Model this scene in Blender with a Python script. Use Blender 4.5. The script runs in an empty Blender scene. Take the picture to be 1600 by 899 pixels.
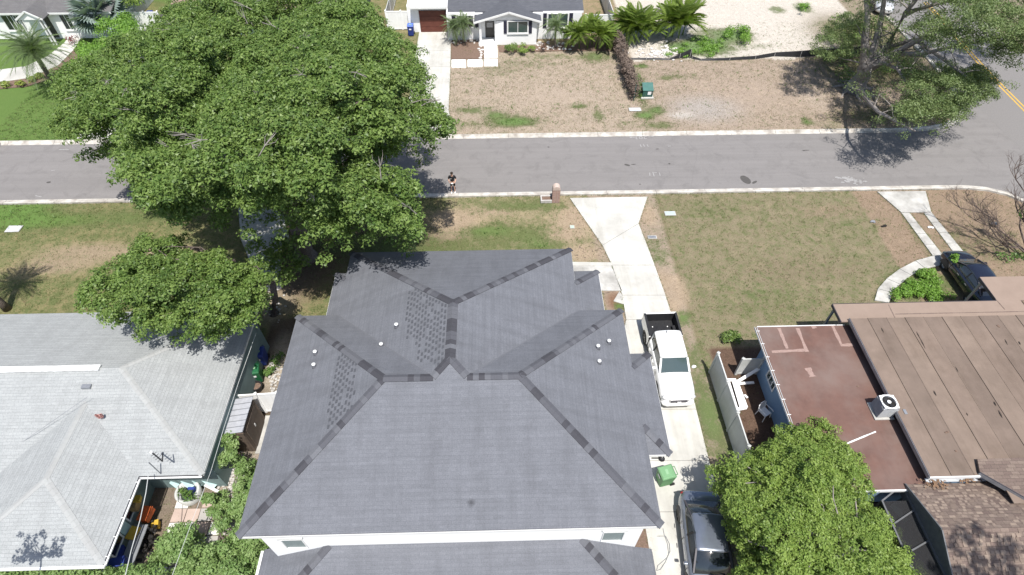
import bpy, math, random
import numpy as np
from mathutils import Vector, Matrix
random.seed(7); RNG = np.random.default_rng(7)
S = bpy.context.scene
C = S.collection

# ------------------------------------------------------------------ camera, sky, sun
F_PX, PITCH, YAW, CAM_H = 918.42, 0.855517, 0.0246702, 27.0
cam_d = bpy.data.cameras.new('camera'); cam = bpy.data.objects.new('camera', cam_d); C.objects.link(cam)
cam.location = (0, 0, CAM_H); cam.rotation_euler = (math.pi/2-PITCH, 0, -YAW)
cam_d.sensor_width = 36; cam_d.lens = 36*F_PX/1600; cam_d.clip_start = .5; cam_d.clip_end = 3000
S.camera = cam
SUN_TO = Vector((0.10, -0.40, 1.0)).normalized()
W = bpy.data.worlds.new('World'); S.world = W; W.use_nodes = True
nt = W.node_tree; sky = nt.nodes.new('ShaderNodeTexSky'); sky.sky_type = 'NISHITA'; sky.sun_disc = False
sky.sun_elevation = math.asin(SUN_TO.z); sky.sun_rotation = math.atan2(SUN_TO.x, SUN_TO.y)
sky.air_density = 1.0; sky.dust_density = 1.5; sky.ozone_density = 1.0
nt.nodes['Background'].inputs[1].default_value = 0.098
nt.links.new(sky.outputs[0], nt.nodes['Background'].inputs[0])
sd = bpy.data.lights.new('sun', 'SUN'); so = bpy.data.objects.new('sun', sd); C.objects.link(so)
sd.energy = 4.15; sd.angle = math.radians(.55); sd.color = (1, .965, .91)
so.rotation_euler = SUN_TO.to_track_quat('Z', 'Y').to_euler(); so.location = (0, 0, 60)
S.view_settings.view_transform = 'Standard'; S.view_settings.look = 'None'
S.view_settings.exposure = 0.62; S.view_settings.gamma = 1

# ------------------------------------------------------------------ survey: photo ray -> point in the place
_cp, _sp = math.cos(PITCH), math.sin(PITCH)
_w = Vector((math.sin(YAW)*_cp, math.cos(YAW)*_cp, -_sp)); _r = Vector((math.cos(YAW), -math.sin(YAW), 0)); _u = _r.cross(_w)
def ray(px, py): return _r*((px-800)/F_PX) - _u*((py-449.5)/F_PX) + _w
def at(px, py, z=0.):
    d = ray(px, py); t = (z-CAM_H)/d.z; return Vector((d.x*t, d.y*t, z))
def at_x(px, py, x):
    d = ray(px, py); t = x/d.x; return Vector((x, d.y*t, CAM_H+d.z*t))
def at_y(px, py, y):
    d = ray(px, py); t = y/d.y; return Vector((d.x*t, y, CAM_H+d.z*t))

# ------------------------------------------------------------------ materials
def nodes(name):
    m = bpy.data.materials.new(name); m.use_nodes = True; t = m.node_tree
    return m, t, t.nodes['Principled BSDF']
def N(t, kind, **kw):
    n = t.nodes.new(kind)
    for k, v in kw.items():
        if k.startswith('i_'): n.inputs[int(k[2:]) if k[2:].isdigit() else k[2:].replace('_', ' ')].default_value = v
        else: setattr(n, k, v)
    return n
def ramp(t, src, a, b, c0=(0, 0, 0, 1), c1=(1, 1, 1, 1)):
    r = t.nodes.new('ShaderNodeValToRGB'); r.color_ramp.elements[0].position = a; r.color_ramp.elements[1].position = b
    r.color_ramp.elements[0].color = c0; r.color_ramp.elements[1].color = c1; t.links.new(src, r.inputs[0]); return r.outputs[0]
def mixc(t, f, a, b, mode='MIX'):
    m = t.nodes.new('ShaderNodeMix'); m.data_type = 'RGBA'; m.blend_type = mode
    for s, i in ((f, 0), (a, 6), (b, 7)):
        if hasattr(s, 'is_linked') or hasattr(s, 'links'): t.links.new(s, m.inputs[i])
        else: m.inputs[i].default_value = s if i == 0 else (*s[:3], 1)
    return m.outputs[2]
def pos(t): return t.nodes.new('ShaderNodeNewGeometry').outputs['Position']
def noise(t, vec, scale, detail=4, rough=.6, dist=0.):
    n = N(t, 'ShaderNodeTexNoise'); n.inputs['Scale'].default_value = scale; n.inputs['Detail'].default_value = detail
    n.inputs['Roughness'].default_value = rough; n.inputs['Distortion'].default_value = dist
    t.links.new(vec, n.inputs['Vector']); return n.outputs[0]
def bump(t, p, h, dist=.02, st=.5):
    b = t.nodes.new('ShaderNodeBump'); b.inputs['Strength'].default_value = st; b.inputs['Distance'].default_value = dist
    t.links.new(h, b.inputs['Height']); t.links.new(b.outputs[0], p.inputs['Normal'])
_M = {}
def mat(name, c, c2=None, scale=3., rough=.8, metal=0., bscale=None, bdist=.01, big=None, spec=.3, coat=0., obj=False):
    if name in _M: return _M[name]
    m, t, p = nodes(name)
    c2 = c2 or tuple(x*.8 for x in c)
    v = pos(t) if not obj else t.nodes.new('ShaderNodeTexCoord').outputs['Object']
    f = ramp(t, noise(t, v, scale), .3, .7)
    col = mixc(t, f, c, c2)
    if big: col = mixc(t, ramp(t, noise(t, v, big[0], 5), .4, .68), col, big[1])
    t.links.new(col, p.inputs['Base Color'])
    p.inputs['Roughness'].default_value = rough; p.inputs['Metallic'].default_value = metal
    p.inputs['Specular IOR Level'].default_value = spec; p.inputs['Coat Weight'].default_value = coat; p.inputs['Coat Roughness'].default_value = .06
    if bscale: bump(t, p, noise(t, v, bscale, 3), bdist)
    _M[name] = m; return m

def shingle_mat(name, c1, c2, mortar, along='x', row=.14, bw=.33, stain=(.085, .087, .096), stain_amt=.5, strk=0., fine=.25):
    """courses of roof shingles running along x or along y, slope factor folded into the row height"""
    m, t, p = nodes(name); v = pos(t)
    sx = t.nodes.new('ShaderNodeSeparateXYZ'); t.links.new(v, sx.inputs[0]); cx = t.nodes.new('ShaderNodeCombineXYZ')
    a, b = (0, 1) if along == 'x' else (1, 0)
    t.links.new(sx.outputs[a], cx.inputs[0]); t.links.new(sx.outputs[b], cx.inputs[1])
    br = t.nodes.new('ShaderNodeTexBrick'); t.links.new(cx.outputs[0], br.inputs[0])
    br.inputs['Color1'].default_value = (*c1, 1); br.inputs['Color2'].default_value = (*c2, 1); br.inputs['Mortar'].default_value = (*mortar, 1)
    br.inputs['Scale'].default_value = 1; br.inputs['Brick Width'].default_value = bw; br.inputs['Row Height'].default_value = row*.9
    br.inputs['Mortar Size'].default_value = .008; br.inputs['Mortar Smooth'].default_value = .4
    br.offset = .43; br.squash = 1.0
    g = ramp(t, noise(t, v, 28, 3, .7), .3, .7, (1-fine, 1-fine, 1-fine, 1), (1+fine*.4,)*3+(1,))
    col = mixc(t, 1., br.outputs[0], g, 'MULTIPLY')
    mp = t.nodes.new('ShaderNodeMapping'); t.links.new(cx.outputs[0], mp.inputs[0]); mp.inputs['Scale'].default_value = (1.6, .35, 1)
    st = ramp(t, noise(t, mp.outputs[0], 1.0, 6, .65), .45, .8)
    sc = t.nodes.new('ShaderNodeMath'); sc.operation = 'MULTIPLY'; sc.inputs[1].default_value = stain_amt; t.links.new(st, sc.inputs[0])
    col = mixc(t, sc.outputs[0], col, stain)
    mp2 = t.nodes.new('ShaderNodeMapping'); t.links.new(cx.outputs[0], mp2.inputs[0]); mp2.inputs['Scale'].default_value = (.25, 6, 1)
    s2 = ramp(t, noise(t, mp2.outputs[0], 1.0, 3, .6), .35, .7, (.93, .93, .93, 1), (1.06, 1.06, 1.06, 1))
    col = mixc(t, 1., col, s2, 'MULTIPLY')
    t.links.new(col, p.inputs['Base Color']); p.inputs['Roughness'].default_value = .92; p.inputs['Specular IOR Level'].default_value = .2
    bump(t, p, br.outputs[1], .012, -.4)
    return m

def leaf_mat(name, ca, cb, cc, sc=1.2):
    m, t, p = nodes(name); v = pos(t)
    at_ = t.nodes.new('ShaderNodeAttribute'); at_.attribute_name = 'tone'
    n1 = ramp(t, noise(t, v, sc, 3), .35, .65)
    col = mixc(t, n1, ca, cb)
    col = mixc(t, ramp(t, at_.outputs['Fac'], .15, .9), col, cc)
    t.links.new(col, p.inputs['Base Color']); p.inputs['Roughness'].default_value = .45; p.inputs['Specular IOR Level'].default_value = .28
    tr = t.nodes.new('ShaderNodeBsdfTranslucent'); t.links.new(mixc(t, 1., col, (1.1, 1.25, .5), 'MULTIPLY'), tr.inputs[0])
    mx = t.nodes.new('ShaderNodeMixShader'); mx.inputs[0].default_value = .26
    t.links.new(p.outputs[0], mx.inputs[1]); t.links.new(tr.outputs[0], mx.inputs[2])
    t.links.new(mx.outputs[0], t.nodes['Material Output'].inputs[0]); return m

def glass(name, c=(.02, .025, .03), rough=.04):
    if name in _M: return _M[name]
    m, t, p = nodes(name); p.inputs['Base Color'].default_value = (*c, 1); p.inputs['Roughness'].default_value = rough
    p.inputs['Specular IOR Level'].default_value = .8; p.inputs['Coat Weight'].default_value = .6; p.inputs['Coat Roughness'].default_value = .03
    _M[name] = m; return m

ASPH = None
m_white = mat('white_paint', (.78, .78, .77), (.70, .70, .69), 1.2, .6)
m_whitewall = mat('white_stucco', (.88, .88, .87), (.83, .83, .82), 2, .8, bscale=40, bdist=.006)
m_vinyl = mat('white_vinyl', (.62, .63, .62), (.54, .55, .54), 1.3, .45, big=(.8, (.45, .46, .44)))
m_conc = mat('concrete', (.56, .55, .51), (.49, .48, .445), 1.1, .9, bscale=60, bdist=.004, big=(.45, (.41, .40, .37)))
m_conc2 = mat('worn_concrete', (.50, .49, .46), (.42, .41, .385), 2.2, .92, bscale=50, bdist=.004, big=(.9, (.28, .27, .25)))
m_kerb = mat('kerb_concrete', (.60, .575, .53), (.50, .48, .44), 2.5, .9, bscale=50, bdist=.005, big=(1.3, (.30, .27, .24)))
m_asph = mat('asphalt', (.192, .180, .174), (.168, .158, .153), 25, .93, bscale=120, bdist=.004, big=(.35, (.205, .193, .188)))
def asphalt(name, base, along):
    m, t, p = nodes(name); v = pos(t); mp = t.nodes.new('ShaderNodeMapping'); t.links.new(v, mp.inputs[0]); mp.inputs['Scale'].default_value = (.03, 1.0, 1) if along == 'x' else (1.0, .03, 1)
    c = mixc(t, ramp(t, noise(t, mp.outputs[0], 1.6, 5, .65), .35, .65), base, tuple(x*1.13 for x in base)); c = mixc(t, ramp(t, noise(t, v, .9, 7, .7, .6), .5, .75), c, tuple(x*.84 for x in base))
    c = mixc(t, ramp(t, noise(t, v, 22, 3, .8), .35, .7), c, mixc(t, 1., c, (.8, .8, .8), 'MULTIPLY'))
    vo = t.nodes.new('ShaderNodeTexVoronoi'); vo.feature = 'DISTANCE_TO_EDGE'; vo.inputs['Scale'].default_value = .16; wv = mixc(t, .12, v, noise(t, v, .8, 4)); t.links.new(wv, vo.inputs['Vector'])
    k = ramp(t, vo.outputs['Distance'], .0, .002, (.93, .93, .93, 1), (1, 1, 1, 1)); c = mixc(t, 1., c, k, 'MULTIPLY'); t.links.new(c, p.inputs['Base Color']); p.inputs['Roughness'].default_value = .93; p.inputs['Specular IOR Level'].default_value = .2
    bump(t, p, noise(t, v, 90, 3), .004); return m
m_asph = asphalt('asphalt_street', (.203, .192, .187), 'x')
m_asph2 = mat('asphalt_worn', (.205, .195, .19), (.175, .165, .16), 9, .93, bscale=120, bdist=.004)
m_tar = mat('tar_patch', (.07, .065, .062), (.09, .085, .08), 6, .8)
def add_streak(m, sc, dark, lo=.45, hi=.75):
    t = m.node_tree; p = t.nodes['Principled BSDF']; src = p.inputs['Base Color'].links[0].from_socket; mp = t.nodes.new('ShaderNodeMapping'); t.links.new(pos(t), mp.inputs[0]); mp.inputs['Scale'].default_value = sc
    t.links.new(mixc(t, 1., src, ramp(t, noise(t, mp.outputs[0], 1.0, 6, .7), lo, hi, (1, 1, 1, 1), (*dark, 1)), 'MULTIPLY'), p.inputs['Base Color'])
add_streak(m_conc, (1.1, .09, 1), (.80, .79, .77)); add_streak(m_conc, (3.2, 3.2, 1), (.90, .89, .87), .55, .72); add_streak(m_kerb, (.35, 2, 1), (.72, .70, .66))
m_chalk = mat('survey_paint', (.36, .355, .35), (.22, .21, .205), 14, .9)
m_yellow = mat('yellow_paint', (.60, .37, .06), (.42, .28, .08), 7, .85)
m_bark = mat('bark', (.20, .165, .145), (.10, .08, .07), 7, .95, bscale=16, bdist=.05)
m_barkpale = mat('pale_bark', (.34, .31, .29), (.17, .15, .14), 5, .95, bscale=16, bdist=.05)
m_twig = mat('bare_twig', (.15, .115, .10), (.09, .07, .06), 6, .95)
m_mulch = mat('mulch', (.21, .145, .11), (.12, .08, .062), 14, 1, bscale=30, bdist=.03)
m_stone = mat('white_stone', (.55, .53, .50), (.35, .33, .31), 5, .9)
m_black = mat('black_plastic', (.018, .018, .02), (.03, .03, .032), 5, .5)
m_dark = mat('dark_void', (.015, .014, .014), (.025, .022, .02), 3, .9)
m_darkmetal = mat('dark_fascia', (.055, .052, .062), (.075, .07, .08), 4, .5)
m_greymetal = mat('grey_metal', (.30, .31, .33), (.22, .23, .25), 4, .4, .3)
m_alu = mat('aluminium_frame', (.10, .105, .11), (.14, .14, .145), 4, .5)
m_rust = mat('rust_brown_sheet', (.16, .12, .09), (.10, .075, .06), 3, .8)
m_teal = mat('pale_teal_paint', (.20, .27, .27), (.15, .21, .21), 1.5, .7)
m_tealb = mat('bright_teal_board', (.50, .66, .66), (.40, .55, .56), 3, .7)
m_blue = mat('blue_stucco', (.20, .31, .46), (.17, .27, .41), 1.5, .75, bscale=40, bdist=.006)
m_green = mat('green_bin_plastic', (.10, .26, .10), (.08, .22, .085), 3, .5, obj=True)
m_greendk = mat('dark_green_plastic', (.02, .13, .05), (.015, .09, .04), 3, .5)
m_bluebin = mat('blue_bin_plastic', (.03, .055, .25), (.025, .04, .18), 3, .5)
m_grnbox = mat('utility_green', (.035, .10, .085), (.03, .08, .07), 3, .55)
m_wood = mat('brown_door_wood', (.145, .05, .035), (.10, .035, .026), 4, .6)
m_door = mat('grey_door', (.07, .065, .06), (.05, .048, .045), 4, .5)
m_orange = mat('orange_plastic', (.60, .13, .04), (.45, .10, .03), 4, .5)
m_yel = mat('yellow_plastic', (.60, .40, .05), (.45, .28, .04), 4, .5)
m_tan = mat('tan_box', (.42, .30, .14), (.30, .21, .10), 4, .8)
m_brick = mat('pink_brick', (.42, .28, .235), (.31, .21, .18), 9, .9, bscale=30, bdist=.01)
m_skin = mat('skin', (.55, .34, .25), (.50, .30, .22), 6, .6)
m_cloth = mat('black_cloth', (.012, .012, .014), (.02, .02, .024), 9, .9)
m_hair = mat('dark_hair', (.02, .014, .01), (.03, .02, .014), 20, .7)
m_glass = glass('window_glass'); m_glassg = glass('tinted_glass', (.05, .075, .075), .08)
m_tyre = mat('tyre_rubber', (.02, .02, .02), (.03, .03, .03), 8, .9); m_rim = mat('wheel_rim', (.45, .45, .46), (.3, .3, .3), 6, .3, .8)
m_leafd = None

k1, k2, k3 = (.163, .169, .189), (.150, .156, .174), (.136, .141, .158)
def soot(m, c, r):
    t = m.node_tree; p = t.nodes['Principled BSDF']; src = p.inputs['Base Color'].links[0].from_socket; d = t.nodes.new('ShaderNodeVectorMath'); d.operation = 'DISTANCE'; t.links.new(pos(t), d.inputs[0]); d.inputs[1].default_value = c
    a = t.nodes.new('ShaderNodeMath'); a.operation = 'ADD'; t.links.new(d.outputs['Value'], a.inputs[0]); n = t.nodes.new('ShaderNodeMath'); n.operation = 'MULTIPLY'; n.inputs[1].default_value = r*.8; t.links.new(noise(t, pos(t), 7, 4), n.inputs[0]); t.links.new(n.outputs[0], a.inputs[1])
    t.links.new(mixc(t, ramp(t, a.outputs[0], r*.55, r*1.5, (.75, .75, .75, 1), (0, 0, 0, 1)), src, (.04, .04, .045)), p.inputs['Base Color'])
m_roof_x = shingle_mat('charcoal_shingles_facing_south', k1, k2, k3, 'x')
m_roof_y = shingle_mat('charcoal_shingles_facing_side', k1, k2, k3, 'y', stain_amt=.6)
m_caps = [mat('cap_shingle_%s' % n, c, tuple(x*.85 for x in c), 20, .95) for n, c in (('light', (.115, .118, .132)), ('mid', (.090, .092, .105)), ('dark', (.058, .058, .067)), ('pale', (.135, .139, .154)))]
m_tab = mat('dark_tab', (.065, .068, .078), (.095, .099, .112), 8, .95)  # own darker grey of the rough textured shingle tabs
g1, g2, g3 = (.355, .368, .368), (.325, .338, .338), (.25, .258, .26)
m_grey_x = shingle_mat('pale_shingles_facing_south', g1, g2, g3, 'x', row=.15, stain=(.21, .215, .215), stain_amt=.45)
m_grey_y = shingle_mat('pale_shingles_facing_side', g1, g2, g3, 'y', row=.15, stain=(.21, .215, .215), stain_amt=.45)
m_far_dark = shingle_mat('slate_shingles', (.115, .12, .135), (.095, .10, .115), (.08, .08, .09), 'x', row=.16)
m_far_grey = shingle_mat('old_grey_shingles', (.16, .155, .155), (.14, .135, .135), (.11, .105, .105), 'x', row=.16)
m_bshingle = shingle_mat('brown_shingles', (.22, .17, .14), (.15, .11, .095), (.09, .07, .06), 'x', row=.17, bw=.34, stain=(.12, .09, .075), stain_amt=.5)
m_strip = [mat('roll_roofing_%s' % n, c, tuple(x*.88 for x in c), 2.2, .95, bscale=60, bdist=.004, big=(.5, tuple(x*.74 for x in c))) for n, c in (('a', (.214, .162, .130)), ('b', (.192, .146, .118)), ('c', (.228, .174, .139)))]
m_seam = mat('seam_tar', (.15, .118, .095), (.19, .148, .12), 5, .95)
m_stripn = mat('roll_roofing_pale', (.27, .205, .165), (.245, .185, .148), 2, .95, bscale=60, bdist=.004)
m_red = mat('red_roof_coating', (.158, .088, .070), (.118, .068, .056), 1.1, .8, bscale=30, bdist=.004, big=(.42, (.175, .125, .108)))
m_redpatch = mat('pale_sealant', (.33, .235, .205), (.25, .17, .145), 9, .9)
m_mark = mat('black_tear', (.03, .024, .02), (.06, .048, .04), 9, .95)

add_streak(m_red, (.7, .35, 1), (.74, .74, .74), .5, .8)
for q_ in m_strip: add_streak(q_, (1.6, .3, 1), (.78, .77, .75), .48, .8); add_streak(q_, (.5, .5, 1), (.86, .85, .83), .5, .7)
# ------------------------------------------------------------------ mesh helpers
class G:
    def __init__(s): s.v = []; s.f = []; s.m = []
    def add(s, vs, fs, m=0):
        o = len(s.v); s.v += [tuple(p) for p in vs]; s.f += [tuple(i+o for i in f) for f in fs]; s.m += [m]*len(fs); return s
    def box(s, x0, x1, y0, y1, z0, z1, m=0):
        return s.add([(x, y, z) for z in (z0, z1) for x, y in ((x0, y0), (x1, y0), (x1, y1), (x0, y1))],
                     [(3, 2, 1, 0), (4, 5, 6, 7), (0, 1, 5, 4), (1, 2, 6, 5), (2, 3, 7, 6), (3, 0, 4, 7)], m)
    def beam(s, a, b, w, h, m=0, up=(0, 0, 1)):
        a, b = Vector(a), Vector(b); d = (b-a).normalized(); u = Vector(up)
        if abs(d.dot(u)) > .98: u = Vector((1, 0, 0))
        l = d.cross(u).normalized(); u = l.cross(d).normalized()
        vs = [p+l*(i*w/2)+u*(j*h/2) for p in (a, b) for i, j in ((-1, -1), (1, -1), (1, 1), (-1, 1))]
        return s.add(vs, [(0, 1, 2, 3), (7, 6, 5, 4), (4, 5, 1, 0), (5, 6, 2, 1), (6, 7, 3, 2), (7, 4, 0, 3)], m)
    def slab(s, top, th, m=0):
        """solid plate below a planar top polygon"""
        n = len(top); t = [Vector(p) for p in top]; nn = Vector((0, 0, 0))
        for i in range(n): nn += t[i].cross(t[(i+1) % n])
        if nn.z < 0: t.reverse()
        b = [p-Vector((0, 0, th)) for p in t]
        return s.add(t+b, [tuple(range(n)), tuple(range(2*n-1, n-1, -1))]+[(i, i+n, (i+1) % n+n, (i+1) % n) for i in range(n)], m)
    def tube(s, pts, rad, n=8, m=0, cap=True):
        pts = [Vector(p) for p in pts]; rad = rad if hasattr(rad, '__len__') else [rad]*len(pts); vs = []
        for i, p in enumerate(pts):
            d = (pts[min(i+1, len(pts)-1)]-pts[max(i-1, 0)]).normalized()
            u = Vector((0, 0, 1)) if abs(d.z) < .9 else Vector((1, 0, 0)); l = d.cross(u).normalized(); u = l.cross(d)
            vs += [p+(l*math.cos(2*math.pi*k/n)+u*math.sin(2*math.pi*k/n))*rad[i] for k in range(n)]
        fs = [(i*n+k, i*n+(k+1) % n, (i+1)*n+(k+1) % n, (i+1)*n+k) for i in range(len(pts)-1) for k in range(n)]
        if cap: fs += [tuple(range(n-1, -1, -1)), tuple(range((len(pts)-1)*n, len(pts)*n))]
        return s.add(vs, fs, m)
    def lathe(s, prof, c=(0, 0, 0), n=16, m=0):
        vs = [(c[0]+r*math.cos(2*math.pi*k/n), c[1]+r*math.sin(2*math.pi*k/n), c[2]+z) for r, z in prof for k in range(n)]
        fs = [(i*n+k, i*n+(k+1) % n, (i+1)*n+(k+1) % n, (i+1)*n+k) for i in range(len(prof)-1) for k in range(n)]
        return s.add(vs, fs, m)
    def blob(s, c, r, n=6, m=0, seed=0):
        rr = random.Random(seed); vs = []; c = Vector(c)
        for i in range(n+1):
            th = math.pi*i/n
            for k in range(n*2):
                ph = math.pi*k/n; q = 1+rr.uniform(-.12, .12)
                vs.append(c+Vector((r[0]*math.sin(th)*math.cos(ph), r[1]*math.sin(th)*math.sin(ph), r[2]*math.cos(th)))*q)
        N2 = n*2
        return s.add(vs, [(i*N2+k, (i+1)*N2+k, (i+1)*N2+(k+1) % N2, i*N2+(k+1) % N2) for i in range(n) for k in range(N2)], m)

OFF = {}
def thing(name, label, cat, loc=(0, 0, 0), rz=0., group=None):
    o = bpy.data.objects.new(name, None); C.objects.link(o); o.location = loc; o.rotation_euler = (0, 0, rz); o.empty_display_size = .3
    o['label'] = label; o['category'] = cat
    if group: o['group'] = group
    OFF[o.name] = Vector(loc); return o
def mesh(name, g, mats):
    me = bpy.data.meshes.new(name); me.from_pydata(g.v, [], g.f)
    for m in (mats if isinstance(mats, (list, tuple)) else [mats]): me.materials.append(m)
    if any(g.m): me.polygons.foreach_set('material_index', g.m)
    me.update(); return me
def obj(name, g, mats, parent=None, local=False, smooth=False, bevel=0., stuff=False, sub=0, label=None):
    """one mesh object; world coordinates are shifted under an unrotated parent unless local"""
    me = mesh(name, g, mats); o = bpy.data.objects.new(name, me); C.objects.link(o)
    if parent:
        o.parent = parent; top = parent
        while top.parent: top = top.parent
        if not local:
            off = OFF.get(top.name, Vector((0, 0, 0)))
            if parent is top: o.location = -off
    if smooth: me.polygons.foreach_set('use_smooth', [True]*len(me.polygons))
    if bevel:
        b = o.modifiers.new('bevel', 'BEVEL'); b.width = bevel; b.segments = 2; b.limit_method = 'ANGLE'
    if sub:
        q = o.modifiers.new('sub', 'SUBSURF'); q.levels = sub; q.render_levels = sub
    if stuff: o['kind'] = 'stuff'
    if label: o['label'] = label
    return o
def single(name, g, mats, label, cat, group=None, **kw):
    o = obj(name, g, mats, **kw); o['label'] = label; o['category'] = cat
    if group: o['group'] = group
    return o
def struct(name, g, mats, parent=None, **kw):
    o = obj(name, g, mats, parent, **kw)
    if not parent: o['kind'] = 'structure'
    return o
def stuff(name, g, mats, label=None, cat=None, **kw):
    o = obj(name, g, mats, stuff=True, **kw)
    if label: o['label'] = label
    if cat: o['category'] = cat
    return o
def dup(root, loc=None, rz=None, label=None, group=None):
    def cp(o, par):
        c = o.copy(); C.objects.link(c); c.parent = par
        for ch in kids.get(o.name, []): cp(ch, c)
        return c
    kids = {}
    def walk(o):
        kids[o.name] = list(o.children)
        for ch in o.children: walk(ch)
    walk(root); r = cp(root, None)
    if loc is not None: r.location = loc
    if rz is not None: r.rotation_euler = (0, 0, rz)
    if label: r['label'] = label
    if group: r['group'] = group
    return r
def sheet(g, pts, z, m=0):
    p = [Vector((q[0], q[1], z)) for q in pts]; a = sum(p[i].x*p[(i+1) % len(p)].y-p[(i+1) % len(p)].x*p[i].y for i in range(len(p)))
    if a < 0: p.reverse()
    g.add(p, [tuple(range(len(p)))], m); return g
def atl(L, z=0.): return [at(x, y, z) for x, y in L]

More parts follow.
